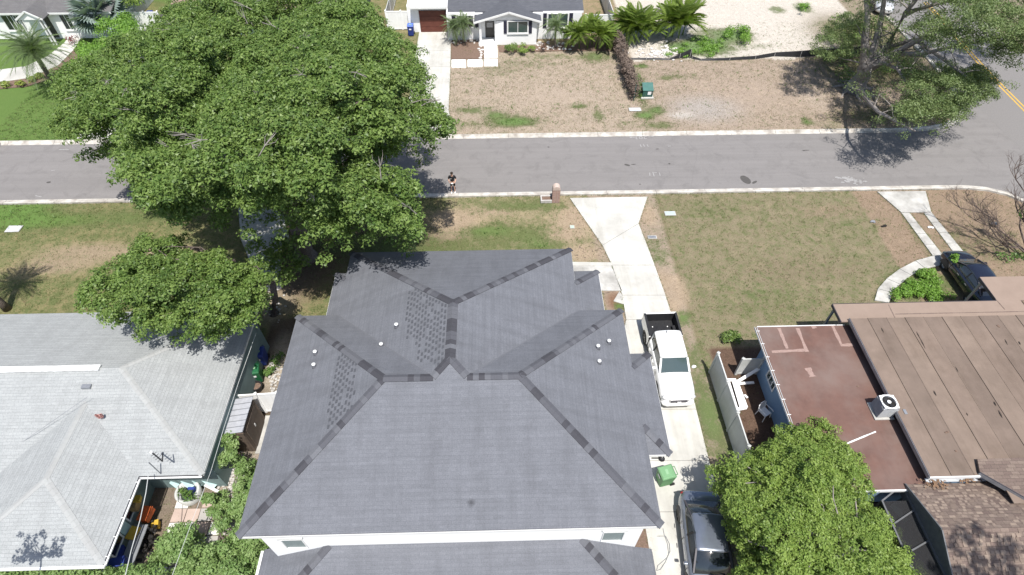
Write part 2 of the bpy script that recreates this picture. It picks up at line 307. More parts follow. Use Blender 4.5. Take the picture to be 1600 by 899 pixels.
# ------------------------------------------------------------------ ground sheet with its own plant cover
def vnoise(x, y, s, seed):
    r = np.random.default_rng(seed); T = r.random((64, 64)); x = x/s; y = y/s; xi = np.floor(x).astype(int); yi = np.floor(y).astype(int)
    fx = x-xi; fy = y-yi; fx = fx*fx*(3-2*fx); fy = fy*fy*(3-2*fy); t = lambda a, b: T[a % 64, b % 64]
    return (t(xi, yi)*(1-fx)+t(xi+1, yi)*fx)*(1-fy)+(t(xi, yi+1)*(1-fx)+t(xi+1, yi+1)*fx)*fy
DIRT, STRAW, SAND, LITTER, TANSOIL, GREYSOIL = (.30, .245, .195), (.20, .17, .11), (.50, .465, .42), (.10, .075, .055), (.35, .29, .235), (.33, .30, .275)
def paint(x, y):
    """soil colour and green cover 0..1 for world points"""
    n = x.shape[0]; col = np.tile(np.array(STRAW), (n, 1)); gw = np.full(n, .45)
    def zone(mask, c, w): col[mask] = c; gw[mask] = w
    near = y < 32.2
    zone(near & (x < -4), (.25, .215, .12), .62); zone(near & (x >= -4) & (x < 6.0), (.29, .245, .16), .56)
    zone(near & (x >= 6) & (x < 11.0+(y-17)*-.02), DIRT, .36)
    zone(near & (x >= 11.0) & (x < 26), (.225, .193, .13), .46); zone(near & (x >= 25), (.25, .19, .14), .2)
    zone(near & (y < 18.6) & (x > 11.3), (.12, .08, .06), .05)
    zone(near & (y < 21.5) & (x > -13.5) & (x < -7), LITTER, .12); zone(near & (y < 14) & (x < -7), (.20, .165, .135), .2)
    far = y > 39
    zone(far & (x > -5) & (x < 12.3), TANSOIL, .31); zone(far & (x >= 12.3), (.325, .265, .215), .27)
    edge = 50.9+.35*np.sin(x*.9)
    zone((y > edge) & (x >= 12.3), SAND, .10); zone(far & (x < -5), (.24, .21, .12), .5); zone(far & (x < -29), (.2, .19, .09), .93)
    zone(far & (y > 53.8) & (x < 12.3) & (x > -5), (.28, .22, .15), .42)
    zone(far & (x > 36), (.26, .22, .17), .3)
    def blob(px, py, rx, ry, w=None, c=None, k=1.):
        p = at(px, py); q = np.exp(-(((x-p.x)/rx)**2+((y-p.y)/ry)**2)**1.5)*k
        if w is not None: gw[:] = gw*(1-q)+w*q
        if c is not None: col[:] = col*(1-q[:, None])+np.array(c)*q[:, None]
    D = (.33, .26, .19)
    for a in ((140, 395, 3.6, 1.0, .26, (.28, .225, .16)), (90, 415, 2.5, .8, .3, (.28, .225, .16)), (35, 420, 2, .7, .35, None), (60, 345, 5, .8, .95, None), (20, 330, 3, 2, 1, None), (230, 340, 4, .9, .8, None), (250, 390, 2, .7, .25, D),
              (710, 345, 2.0, 1.3, .12, D), (690, 370, 1.5, .6, .2, D), (770, 330, 1.5, .5, .3, D), (820, 335, 1, 1, .35, None), (860, 378, 2.4, .8, .9, None), (900, 340, 1.6, 2, .18, D), (880, 365, 1.4, .9, .25, D), (912, 395, 1.2, .9, .15, D), (800, 365, 3, 1, .8, None), (735, 385, 3, 1, .75, None),
              (760, 360, 1.5, .5, .9, None), (810, 322, 3, .6, .8, None), (870, 322, .8, .5, .7, None),
              (1012, 335, .7, 1.2, .25, D), (1026, 395, .8, 1.2, .65, None), (1035, 440, .8, 1, .08, D), (1050, 480, .5, 1, .15, D), (1068, 495, .5, .6, .95, None), (1085, 560, .7, 1.2, .7, None), (1110, 650, .9, 2.6, .85, None), (1062, 455, .5, 1.4, .1, D),
              (1150, 380, 3, 2, .43, None), (1250, 420, 4, 1.2, .42, (.21, .175, .12)), (1330, 350, 3, .8, .52, None), (1200, 470, 3, 1.4, .57, None), (1300, 330, 2.5, .7, .38, (.23, .185, .13)), (1110, 330, 2, .6, .6, None),
              (800, 190, 2.3, .85, 1, None), (775, 180, 1.0, .7, .9, None), (735, 172, 1.4, .5, .8, None), (725, 195, 2.2, .6, .55, None), (905, 165, .9, .35, .95, None), (935, 180, .4, .9, .8, None), (830, 130, 2, 1.8, .3, None), (930, 88, 1.6, 1, .85, None), (820, 100, 3, 1.1, .5, None), (780, 110, 2, 1, .5, None), (860, 88, 3, .5, .6, None),
              (870, 150, 3, 1.5, .1, None), (1008, 180, .95, .65, 1, None), (1028, 172, .9, .7, 1, None), (1030, 195, 1.4, .6, .75, None), (998, 135, .8, 2.6, .9, None), (1002, 103, .7, .35, 1, None), (1060, 120, 2.2, .5, .6, None), (1042, 122, .8, .4, .8, None), (975, 195, .8, .5, .5, None),
              (1070, 75, 3.0, 1.7, 1, None), (1110, 70, 3.2, 2.2, 1, None), (1115, 50, 2.6, 1, .75, None), (1150, 55, 2, 1.4, 1, None), (1180, 72, 2.5, .6, .5, None), (1215, 15, 1, 1, .8, None), (1255, 12, 1, 1.3, .9, None), (1060, 58, 1, .6, .3, None),
              (1320, 100, 3, 3, .55, (.2, .15, .11)), (1380, 100, 4, 4, .6, (.2, .15, .11)), (1330, 50, 4, 4, .65, (.2, .16, .11)), (1250, 55, 3, 2, .25, None), (1390, 180, 5, 1.3, .55, (.26, .2, .15)), (1300, 195, 1.2, .6, .5, None), (1270, 150, 1, 2.5, .2, (.36, .3, .25)), (1261, 190, .5, .6, .9, None), (1100, 170, 3, 2, .08, GREYSOIL), (1065, 180, 1, .5, .1, (.42, .39, .36)), (1110, 130, 4, 1, .2, None), (1180, 150, 4, 2, .03, None),
              (1530, 340, 3, 2, .25, None), (1500, 380, 1.4, 1.4, .5, None), (1560, 390, 3, 2, .45, None), (1440, 370, .5, 3, .7, None), (1445, 445, 2.2, 1.2, .9, None), (960, 470, .5, .8, .05, (.2, .12, .08)), (968, 478, .35, .35, 1, None), (955, 395, .2, .3, .9, None), (960, 440, .5, .3, .1, (.16, .1, .06)),
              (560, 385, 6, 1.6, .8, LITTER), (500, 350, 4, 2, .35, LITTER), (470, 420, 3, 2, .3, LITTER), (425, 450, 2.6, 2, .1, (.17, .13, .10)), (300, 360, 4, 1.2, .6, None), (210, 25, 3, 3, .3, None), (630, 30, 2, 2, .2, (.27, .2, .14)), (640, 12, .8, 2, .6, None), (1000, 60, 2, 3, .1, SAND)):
        px, py, rx, ry, w, c = a; blob(px, py, rx, ry, w, c)
    # rock spill and roots between the houses
    blob(425, 480, 1.2, 1.2, .05, (.33, .28, .20)); blob(432, 570, .6, 2, .15, (.42, .37, .31)); blob(370, 760, 1.0, 2.4, .3, (.36, .31, .26)); blob(360, 690, .8, 1.5, .5, None); blob(300, 850, 3, 1.5, .35, (.2, .16, .12))
    return col, np.clip(gw, 0, 1)
def build_ground():
    x0, x1, y0, y1, st = -46., 54., 3., 72., .3
    xs = np.arange(x0, x1+.01, st); ys = np.arange(y0, y1+.01, st); X, Y = np.meshgrid(xs, ys); n = X.size
    Z = (vnoise(X, Y, 1.3, 3)-.5)*.03+(vnoise(X, Y, .5, 4)-.5)*.02-.03
    v = np.stack([X.ravel(), Y.ravel(), Z.ravel()], 1); nx, ny = len(xs), len(ys)
    i = (np.arange(ny-1)[:, None]*nx+np.arange(nx-1)[None]).ravel(); f = np.stack([i, i+1, i+nx+1, i+nx], 1)
    # skirt out to the horizon
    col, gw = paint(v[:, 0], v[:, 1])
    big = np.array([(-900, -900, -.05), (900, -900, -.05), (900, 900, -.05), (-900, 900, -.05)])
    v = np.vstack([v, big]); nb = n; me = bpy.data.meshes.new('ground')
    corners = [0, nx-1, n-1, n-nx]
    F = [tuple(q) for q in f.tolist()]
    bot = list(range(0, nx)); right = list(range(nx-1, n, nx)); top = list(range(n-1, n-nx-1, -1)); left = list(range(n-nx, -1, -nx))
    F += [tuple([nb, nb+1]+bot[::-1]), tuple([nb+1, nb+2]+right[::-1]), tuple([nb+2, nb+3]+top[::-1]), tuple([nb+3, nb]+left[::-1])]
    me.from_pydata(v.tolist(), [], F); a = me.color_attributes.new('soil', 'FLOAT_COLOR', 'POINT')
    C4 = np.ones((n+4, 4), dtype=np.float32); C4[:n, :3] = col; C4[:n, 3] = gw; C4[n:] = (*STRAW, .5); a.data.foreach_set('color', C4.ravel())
    me.polygons.foreach_set('use_smooth', [True]*len(me.polygons))
    m, t, p = nodes('soil_and_turf'); vv = pos(t); A = t.nodes.new('ShaderNodeAttribute'); A.attribute_name = 'soil'
    n1 = noise(t, vv, 1.7, 8, .72); n2 = noise(t, vv, 9, 5, .7); n3 = noise(t, vv, .45, 4); n4 = noise(t, vv, 35, 3, .7)
    def math_(op, a_, b_):
        q = t.nodes.new('ShaderNodeMath'); q.operation = op
        for s_, k_ in ((a_, 0), (b_, 1)):
            if isinstance(s_, (int, float)): q.inputs[k_].default_value = s_
            else: t.links.new(s_, q.inputs[k_])
        return q.outputs[0]
    fac = math_('ADD', A.outputs['Alpha'], math_('ADD', math_('MULTIPLY', math_('SUBTRACT', n1, .5), 1.5), math_('MULTIPLY', math_('SUBTRACT', n2, .5), 1.1)))
    fac = ramp(t, fac, .36, .74)
    gcol = mixc(t, ramp(t, n3, .35, .65), (.115, .165, .055), (.145, .165, .062)); gcol = mixc(t, ramp(t, n4, .28, .62), gcol, (.06, .085, .03)); gcol = mixc(t, ramp(t, noise(t, vv, 16, 4, .75), .52, .75), gcol, (.21, .21, .11))
    gcol = mixc(t, ramp(t, A.outputs['Alpha'], .75, 1.0), gcol, mixc(t, ramp(t, n4, .3, .7), (.10, .20, .045), (.07, .15, .03)))
    soil = mixc(t, 1., A.outputs['Color'], ramp(t, n4, .25, .75, (.45, .43, .40, 1), (1.5, 1.5, 1.5, 1)), 'MULTIPLY')
    n5 = noise(t, vv, 3.4, 6, .75); soil = mixc(t, 1., soil, ramp(t, n5, .3, .46, (.62, .60, .56, 1), (1, 1, 1, 1)), 'MULTIPLY'); soil = mixc(t, ramp(t, noise(t, vv, 1.1, 7, .7), .52, .78), soil, mixc(t, 1., soil, (1.28, 1.27, 1.24), 'MULTIPLY'))
    soil = mixc(t, 1., soil, ramp(t, n2, .25, .75, (.78, .77, .75, 1), (1.15, 1.15, 1.15, 1)), 'MULTIPLY')
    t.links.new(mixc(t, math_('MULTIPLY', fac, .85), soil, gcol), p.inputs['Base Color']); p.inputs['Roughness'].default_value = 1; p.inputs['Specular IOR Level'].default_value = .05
    bump(t, p, math_('ADD', n4, n2), .05, .6); me.materials.append(m)
    o = bpy.data.objects.new('ground', me); C.objects.link(o); o['kind'] = 'structure'
build_ground()

# grass blades and weeds standing on the lawns
def tufts(name, n, area, hgt, mt, test, label, blades=4, spread=.06, wid=.015):
    x = RNG.uniform(area[0], area[1], n*4); y = RNG.uniform(area[2], area[3], n*4); col, gw = paint(x, y)
    keep = test(x, y, gw) & (RNG.random(n*4) < gw*1.1); x, y = x[keep][:n], y[keep][:n]; n = len(x); N_ = n*blades
    bx = np.repeat(x, blades)+RNG.normal(0, spread, N_); by = np.repeat(y, blades)+RNG.normal(0, spread, N_)
    a = RNG.uniform(0, 2*np.pi, N_); h = hgt*RNG.uniform(.5, 1.3, N_); l = RNG.uniform(.3, 1.3, N_)*h; dx, dy = np.cos(a), np.sin(a)
    v = np.zeros((N_, 3, 3)); v[:, 0] = np.stack([bx-dy*wid, by+dx*wid, np.full(N_, -.02)], 1); v[:, 1] = np.stack([bx+dy*wid, by-dx*wid, np.full(N_, -.02)], 1); v[:, 2] = np.stack([bx+dx*l, by+dy*l, h], 1)
    me = bpy.data.meshes.new(name); fast_mesh(me, v.reshape(-1, 3), 3, RNG.random(N_)); me.materials.append(mt)
    o = bpy.data.objects.new(name, me); C.objects.link(o); o['kind'] = 'stuff'; o['label'] = label; o['category'] = 'grass'; return o
def fast_mesh(me, v, k, tone):
    nv = len(v); nf = nv//k; me.vertices.add(nv); me.vertices.foreach_set('co', v.astype(np.float32).ravel()); me.loops.add(nv)
    me.loops.foreach_set('vertex_index', np.arange(nv, dtype=np.int32)); me.polygons.add(nf); me.polygons.foreach_set('loop_start', np.arange(0, nv, k, dtype=np.int32))
    a = me.attributes.new('tone', 'FLOAT', 'FACE'); a.data.foreach_set('value', np.asarray(tone, dtype=np.float32)); me.update()
m_grass = leaf_mat('grass_blade', (.115, .165, .055), (.10, .15, .045), (.17, .17, .075), .6)
m_weed = leaf_mat('weed_blade', (.10, .19, .045), (.085, .16, .04), (.14, .22, .06), .6)
on_road = lambda x, y: (y > 31.9) & (y < 39.5)
def lawn_ok(x, y, g): return ~on_road(x, y) & ~((x > 6.2) & (x < 11.0) & (y > 10) & (y < 25)) & (x < 40)
tufts('lawn_grass', 46000, (-40, 36, 7, 58), .055, m_grass, lawn_ok, 'short patchy turf over the front lawns')
tufts('weed_grass', 3500, (-40, 36, 7, 62), .16, m_weed, lambda x, y, g: lawn_ok(x, y, g) & (g > .82), 'taller bright green weeds in patches on the lots', 6, .07, .02)

# ------------------------------------------------------------------ roads
YN, YF = 31.94, 39.38     # lawn side edges of the two kerbs
XE = 39.3                 # west edge of the crossing road
def arc(cx, cy, r, a0, a1, n=14): return [(cx+r*math.cos(math.radians(a0+(a1-a0)*i/n)), cy+r*math.sin(math.radians(a0+(a1-a0)*i/n))) for i in range(n+1)]
g = G()
south_curve = [(-90, YN+.02), (31.5, YN+.02), (33.2, YN-.02), (34.5, YN-.25), (35.6, YN-.75), (36.4, YN-1.6), (37.0, YN-2.9), (37.4, YN-4.6), (37.6, YN-7), (37.7, -60)]
north_curve = [(XE, 160), (XE, 50), (XE-.2, 46.5), (XE-.8, 43.2), (XE-1.9, 41.3), (XE-3.4, 40.1), (XE-5, 39.6), (XE-7, YF-.02), (-90, YF-.02)]
sheet(g, south_curve+[(49, -60), (49, 160)]+north_curve, -.008); struct('road', g, m_asph)
g = G(); sheet(g, [(XE+.5, -60), (48.6, -60), (48.6, 160), (XE+.5, 160)], -.004); struct('crossing_road', g, m_asph2)
# kerbs cut in segments
def kerb(pts, side, seg=3.05):
    """pts: lawn-side edge; gutter lies on side*left normal. Segments are single pieces"""
    P = [Vector((*p, 0)) for p in pts]; out = []; step = .5; q = [P[0]]
    for a, b in zip(P, P[1:]):
        n = max(1, int((b-a).length/step)); q += [a+(b-a)*(i+1)/n for i in range(n)]
    L = 0; cur = [q[0]]; segs = []
    for a, b in zip(q, q[1:]):
        cur.append(b); L += (b-a).length
        if L >= seg: segs.append(cur); cur = [b]; L = 0
    if len(cur) > 1: segs.append(cur)
    for s_ in segs:
        g = G(); prof = [(0, -.05), (0, .10), (.14, .105), (.20, .03), (.46, .004), (.46, -.05)]; vs = []
        for i, p in enumerate(s_):
            d = (s_[min(i+1, len(s_)-1)]-s_[max(i-1, 0)]).normalized(); nrm = Vector((-d.y, d.x, 0))*side
            e = d*(.012 if i == 0 else (-.012 if i == len(s_)-1 else 0))
            vs += [p+e+nrm*w_+Vector((0, 0, z_)) for w_, z_ in prof]
        k = len(prof); fs = [(i*k+j, i*k+j+1, (i+1)*k+j+1, (i+1)*k+j) for i in range(len(s_)-1) for j in range(k-1)]+[tuple(range(k)), tuple(range((len(s_)-1)*k+k-1, (len(s_)-1)*k-1, -1))]
        if side > 0: fs = [tuple(reversed(f)) for f in fs]
        g.add(vs, fs); out.append(g)
    return out
kroot = None
def kerb_obj(name, pts, side):
    root = bpy.data.objects.new(name, None); C.objects.link(root); root['kind'] = 'structure'
    for g in kerb(pts, side): obj('kerb_stone', g, m_kerb, root)
kerb_obj('kerb', [p for p in [(-45, YN), (31.5, YN)]+south_curve[2:9]], 1)
kerb_obj('kerb', [(-45, YF), (XE-7, YF)]+[(a, b+.02) for a, b in reversed(north_curve[1:7])]+[(XE, 66)], -1)
# painted marks
g = G()
yl = [at(1446, 4), at(1480, 40), at(1515, 82), at(1548, 118), at(1575, 145), at(1602, 172), at(1640, 215)]
for off in (-.17, .17):
    L = [p+Vector((off, 0, 0)) for p in yl]
    for a, b in zip(L, L[1:]): g.slab([a+Vector((-.07, 0, .001)), a+Vector((.07, 0, .001)), b+Vector((.07, 0, .001)), b+Vector((-.07, 0, .001))], .003)
struct('road_markings', g, m_yellow)
def strokes(name, segs, wd, m, label):
    g = G()
    for i, ((x0, y0), (x1, y1)) in enumerate(segs):
        a, b = at(x0, y0), at(x1, y1); d = (b-a).normalized(); l = Vector((-d.y, d.x, 0))*wd/2; z = Vector((0, 0, .0015+.0004*i))
        g.slab([a-l+z, b-l+z, b+l+z, a+l+z], .003)
    o = struct(name, g, m); o['label'] = label; return o
strokes('survey_marks', [((984, 215.5), (992, 215)), ((984, 215.5), (987, 214)), ((994, 213.5), (994, 217.5)), ((994, 217.5), (997, 217.4)), ((999, 214), (1003, 213.8)), ((1003, 213.8), (1003.5, 217)), ((1003.5, 217), (999.5, 217.2)), ((999.5, 217.2), (999, 214)),
        ((1011, 213.6), (1006.5, 214)), ((1006.5, 214), (1006.5, 217)), ((1006.5, 217), (1011, 216.8)), ((1013, 214.5), (1021, 213.6)), ((1019, 212.6), (1021, 213.6)),
        ((1015, 270), (1015.5, 275)), ((1020, 269), (1022, 276)), ((1022, 270), (1026, 270)), ((1030, 270), (1031.5, 275)), ((1000, 226), (1002, 230)), ((1005, 225.5), (1007, 229.5)), ((1011, 226), (1013, 230)), ((1043, 229), (1048, 228.6))], .07, m_chalk, 'white utility locate scribbles sprayed on the asphalt')
strokes('survey_marks', [((80, 267), (86, 266)), ((92, 234), (108, 234)), ((55, 306), (65, 308)), ((340, 288), (350, 287))], .07, m_chalk, 'faint paint ticks on the western asphalt')
g = G()
for i in range(60):
    px = RNG.normal(1327, 11); py = 281+(px-1327)*.12+RNG.normal(0, 2.4); a = at(px, py); r_ = RNG.uniform(.04, .18); an = RNG.uniform(0, 3)
    g.slab([a+Vector((r_*math.cos(an+k)*RNG.uniform(.6, 1.3), r_*.5*math.sin(an+k), .002+i*.00003)) for k in (0, 1.3, 2.5, 3.9, 5.1)], .002)
o = struct('paint_spill', g, m_chalk)
g = G()
def patch(px, py, rx, ry, rot=0, z=.002, n=14):
    a = at(px, py); g.slab([a+Vector((rx*math.cos(t)*math.cos(rot)-ry*math.sin(t)*math.sin(rot), rx*math.cos(t)*math.sin(rot)+ry*math.sin(t)*math.cos(rot), z)) for t in [2*math.pi*k/n+random.uniform(-.1, .1) for k in range(n)]], .004)
patch(1165, 281, .32, .5, .3); patch(1179, 285, .25, .1, .6, .0025); patch(980, 258, .22, .1, -.4, .003); patch(990, 257, .2, .04, .1, .0035); patch(1259, 235, .3, .04, 0, .003); patch(1256, 235.5, .08, .05, 0, .0032); patch(1046, 256, .08, .08); patch(1000, 288, .08, .04)
patch(76, 285, .15, .1); patch(857, 230, .08, .06); patch(1027, 233, .12, .05); patch(540, 232, .2, .1)
struct('tar_patches', g, m_tar)
g = G(); strokepts = [(1245, 300), (1400, 280), (1490, 262), (1545, 240), (1575, 222)]
# ------------------------------------------------------------------ driveways and paths, slab by slab
def slabs(name, polys, m, label=None, z=.035, th=.12, gap=.02, cat=None):
    root = bpy.data.objects.new(name, None); C.objects.link(root); root['kind'] = 'structure'
    if label: root['label'] = label
    for i, pl in enumerate(polys):
        P = [Vector((p[0], p[1], z)) for p in pl]; c = sum(P, Vector())/len(P); P = [p+(c-p).normalized()*gap for p in P]
        obj('concrete_slab', G().slab(P, th), m, root)
    return root
dl = [(890, 310), (941, 384), (956, 415), (972, 462), (978, 500), (990, 560), (1005, 640), (1020, 720), (1028, 800), (1030, 900), (1030, 960)]
dr = [(1012, 308), (998, 350), (1023, 415), (1040, 462), (1052, 500), (1070, 560), (1088, 640), (1108, 720), (1130, 800), (1150, 900), (1160, 960)]
dlw = [at(*p) for p in dl]; drw = [at(*p) for p in dr]
for w_ in dlw[5:]: w_.x = min(w_.x, 6.2)
slabs('driveway', [[dlw[i], dlw[i+1], drw[i+1], drw[i]] for i in range(len(dl)-1)], m_conc, 'bright concrete driveway beside the two storey house')
slabs('path', [[at(890, 413), at(955, 414), at(972, 455), at(890, 455)]], m_conc2, 'small grey concrete entry pad by the driveway')
slabs('path', [[at(888, 410), at(956, 411), at(957, 416), at(888, 416)]], m_conc, z=.05)
slabs('path', [[at(958, 471), at(968, 455), at(975, 465), at(975, 476)]], m_conc2, z=.02)
# neighbour's right: apron, two wheel strips, curved walk
slabs('driveway', [[at(1370, 300), at(1446, 299), at(1455, 332), at(1408, 333)]], m_conc2, 'pale concrete apron at the kerb east of the wide lawn', z=.04)
def strip(a0, a1, b0, b1, n): 
    A, B, D, E_ = at(*a0), at(*a1), at(*b0), at(*b1); return [[A.lerp(D, i/n), B.lerp(E_, i/n), B.lerp(E_, (i+1)/n), A.lerp(D, (i+1)/n)] for i in range(n)]
slabs('wheel_strip', strip((1408, 333), (1421, 333), (1457, 400), (1474, 400), 4), m_conc2, 'western concrete wheel strip', z=.03)
slabs('wheel_strip', strip((1443, 333), (1455, 332), (1492, 398), (1508, 397), 4), m_conc2, 'eastern concrete wheel strip beside brown turf', z=.03)
ol = [(1366, 470), (1371, 452), (1385, 436), (1405, 421), (1430, 408), (1462, 399)]; il = [(1389, 474), (1394, 458), (1406, 445), (1424, 431), (1446, 421), (1478, 413)]
slabs('curved_path', [[at(*ol[i]), at(*il[i]), at(*il[i+1]), at(*ol[i+1])] for i in range(5)]+[[at(1462, 399), at(1478, 413), at(1500, 440), at(1500, 400)]], m_conc2, 'curved concrete walk around the green bed', z=.045)
# white house opposite: driveway, front path pavers
slabs('driveway', [[at(655, 50), at(704, 50), at(704.5, 80), at(650, 80)], [at(650, 80), at(704.5, 80), at(704, 105), at(648, 105)], [at(648, 105), at(704, 105), at(701, 172), at(636, 172)], [at(636, 172), at(701, 172), at(709, 208), at(628, 210)]], m_conc, 'wide white driveway leading to the brown garage door')
slabs('path_pavers', [[at(756.5, 73), at(777, 73), at(777.5, 91), at(756.5, 91)], [at(756, 93), at(777.5, 93), at(778, 104), at(756, 104)], [at(730.5, 94), at(754, 94), at(754, 105), at(730.5, 105)], [at(705.5, 94), at(728, 94), at(728.5, 106), at(705.5, 106)]], m_whitewall, 'white square pavers before the white house', z=.05)
# left house driveway, under the trees
slabs('driveway', [[at(372, 325), at(440, 324), at(452, 372), at(376, 374)], [at(376, 374), at(440, 372), at(440, 412), at(392, 414)], [at(392, 414), at(438, 412), at(440, 452), at(404, 456)]], m_conc2, 'shaded grey walk under the big tree', z=.02)
slabs('driveway', [[at(120, 218), at(226, 216), at(228, 150), at(150, 152)], [at(150, 152), at(228, 150), at(232, 90), at(165, 92)]], m_conc, 'sunlit pale driveway glimpsed through the far tree crown')
# curving front walk of the far left house
fw = [(-20, 112), (40, 104), (75, 88), (100, 68), (112, 52)]; fw2 = [(-20, 132), (48, 122), (92, 102), (116, 78), (128, 58)]
slabs('curved_path', [[at(*fw[i]), at(*fw2[i]), at(*fw2[i+1]), at(*fw[i+1])] for i in range(4)], m_conc, 'curving pale walk before the far grey roofed house', z=.03)
g = G(); sheet(g, atl([(704.5, 60), (756, 60), (756, 92), (704.5, 93)]), .012); struct('mulch_bed', g, m_mulch)
g = G(); sheet(g, atl([(838, 72), (960, 66), (962, 80), (900, 80), (780, 82), (778, 72)]), .012); struct('mulch_bed', g, m_mulch)
g = G(); sheet(g, atl([(-10, 126), (48, 122), (92, 102), (116, 78), (122, 90), (88, 122), (40, 136), (-10, 140)]), .012); struct('mulch_bed', g, m_mulch)
g = G(); sheet(g, atl([(985, 815), (1034, 812), (1030, 899), (1022, 960), (985, 960)]), .012); struct('mulch_bed', g, m_mulch)

# ------------------------------------------------------------------ leaves, crowns, palms
def crown(name, cen, rad, per, size, m, parent, up=.6, squash=.75, stuff_=False):
    cen = np.asarray(cen, float); rad = np.asarray(rad, float); k = np.maximum(20, (per*(rad/rad.mean())**2).astype(int)); idx = np.repeat(np.arange(len(cen)), k); n = len(idx)
    d = RNG.normal(size=(n, 3)); d /= np.linalg.norm(d, axis=1)[:, None]; d[:, 2] = np.where(d[:, 2] < -.35, -d[:, 2], d[:, 2])
    rr = rad[idx]*(1-.55*RNG.random(n)**1.7)*(1+.28*(RNG.random(n) < .06)); p = cen[idx]+d*rr[:, None]*np.array([1, 1, squash])
    nr = d+RNG.normal(scale=.55, size=(n, 3))+np.array([0, 0, up]); nr /= np.linalg.norm(nr, axis=1)[:, None]
    a = np.cross(nr, RNG.normal(size=(n, 3))); a /= np.linalg.norm(a, axis=1)[:, None]; b = np.cross(nr, a)
    s = size*RNG.uniform(.6, 1.35, n)[:, None]; v = np.stack([p-a*s*.5-b*s*.16, p+a*s*.55-nr*s*.1-b*s*.1, p+b*s*.42+a*s*.08], 1)
    tone = np.clip(RNG.random(len(cen))[idx]*.4+RNG.random(n)**1.3*.7-.03, 0, 1)
    me = bpy.data.meshes.new(name); fast_mesh(me, (v-np.array(OFF.get(parent.name, (0, 0, 0))) if parent else v).reshape(-1, 3), 3, tone); me.materials.append(m)
    o = bpy.data.objects.new(name, me); C.objects.link(o)
    if parent: o.parent = parent
    if stuff_: o['kind'] = 'stuff'
    return o
def inpoly(x, y, P):
    c = np.zeros(len(x), bool); j = len(P)-1
    for i in range(len(P)):
        xi, yi = P[i]; xj, yj = P[j]; t = ((yi > y) != (yj > y)) & (x < (xj-xi)*(y-yi)/(yj-yi+1e-9)+xi); c ^= t; j = i
    return c
def edged(x, y, P):
    d = np.full(len(x), 1e9)
    for i in range(len(P)):
        ax, ay = P[i]; bx, by = P[(i+1) % len(P)]; L = (bx-ax)**2+(by-ay)**2; t = np.clip(((x-ax)*(bx-ax)+(y-ay)*(by-ay))/L, 0, 1); d = np.minimum(d, np.hypot(x-ax-t*(bx-ax), y-ay-t*(by-ay)))
    return d
def canopy(P, n, zlo, zhi, D, R, holes=(), below=.3, jit=.5, puff=.37, dens=1., inset=1.):
    """an outline surveyed as P filled with separate boughs under a domed top; every bough carries puffs of leaves on its upper side"""
    P = [tuple(p) for p in P]; xs = [p[0] for p in P]; ys = [p[1] for p in P]; m = n*30; x = RNG.uniform(min(xs), max(xs), m); y = RNG.uniform(min(ys), max(ys), m)
    d = edged(x, y, P); k = inpoly(x, y, P) & (d > R*15*inset)
    for hx, hy, hr in holes: k &= np.hypot(x-hx, y-hy) > hr+R*14
    x, y, d = x[k], y[k], d[k]; z = zlo+(zhi-zlo)*np.sqrt(np.clip(d/D, 0, 1))+RNG.normal(0, jit, len(x)); z -= 1.2*np.clip((y-min(ys))/(max(ys)-min(ys))-.6, 0, 1)
    C_, rad = [], []
    for a, b, h in zip(x, y, z):
        c = np.array(at(a, b, h)[:]); r = R*RNG.uniform(.7, 1.25)
        if all(np.linalg.norm((c-q)*np.array([1, 1, .7])) > .86*(r+s_)*.78 for q, s_ in zip(C_, rad)): C_.append(c); rad.append(r)
        if len(C_) >= n: break
    out, pr_r = [], []
    for c, r in zip(C_, rad):
        k = max(6, int(dens*9.5*(r/puff)**2*.5)); th = RNG.uniform(0, 2*np.pi, k); u = RNG.uniform(-.15, 1, k); q = np.sqrt(1-u*u)
        rr = r*RNG.uniform(.72, 1.05, k)*(1+.4*(RNG.random(k) < .17)); out.append(c+np.stack([q*np.cos(th)*rr, q*np.sin(th)*rr, u*rr*.7], 1)); pr_r.append(puff*RNG.uniform(.65, 1.3, k))
    out, pr_r = np.vstack(out), np.concatenate(pr_r); m = int(len(out)*below); q = out[RNG.integers(0, len(out), m)].copy(); q[:, 2] = zlo*.8+(q[:, 2]-zlo*.8)*RNG.uniform(.2, .85, m); q[:, :2] += (out[:, :2].mean(0)-q[:, :2])*.1
    return np.vstack([out, q]), np.concatenate([pr_r, np.full(m, puff*1.2)])
def limb(g, a, b, r0, r1, wig=.12, n=6, seg=5):
    a, b = Vector(a), Vector(b); L = (b-a).length; pts = []
    for i in range(seg+1):
        t = i/seg; p = a.lerp(b, t); p.z += math.sin(t*math.pi)*L*.08
        if 0 < i < seg: p += Vector((random.uniform(-1, 1), random.uniform(-1, 1), random.uniform(-.5, .5)))*L*wig*.5
        pts.append(p)
    g.tube(pts, [r0+(r1-r0)*(i/seg)**.8 for i in range(seg+1)], n, cap=False); return pts
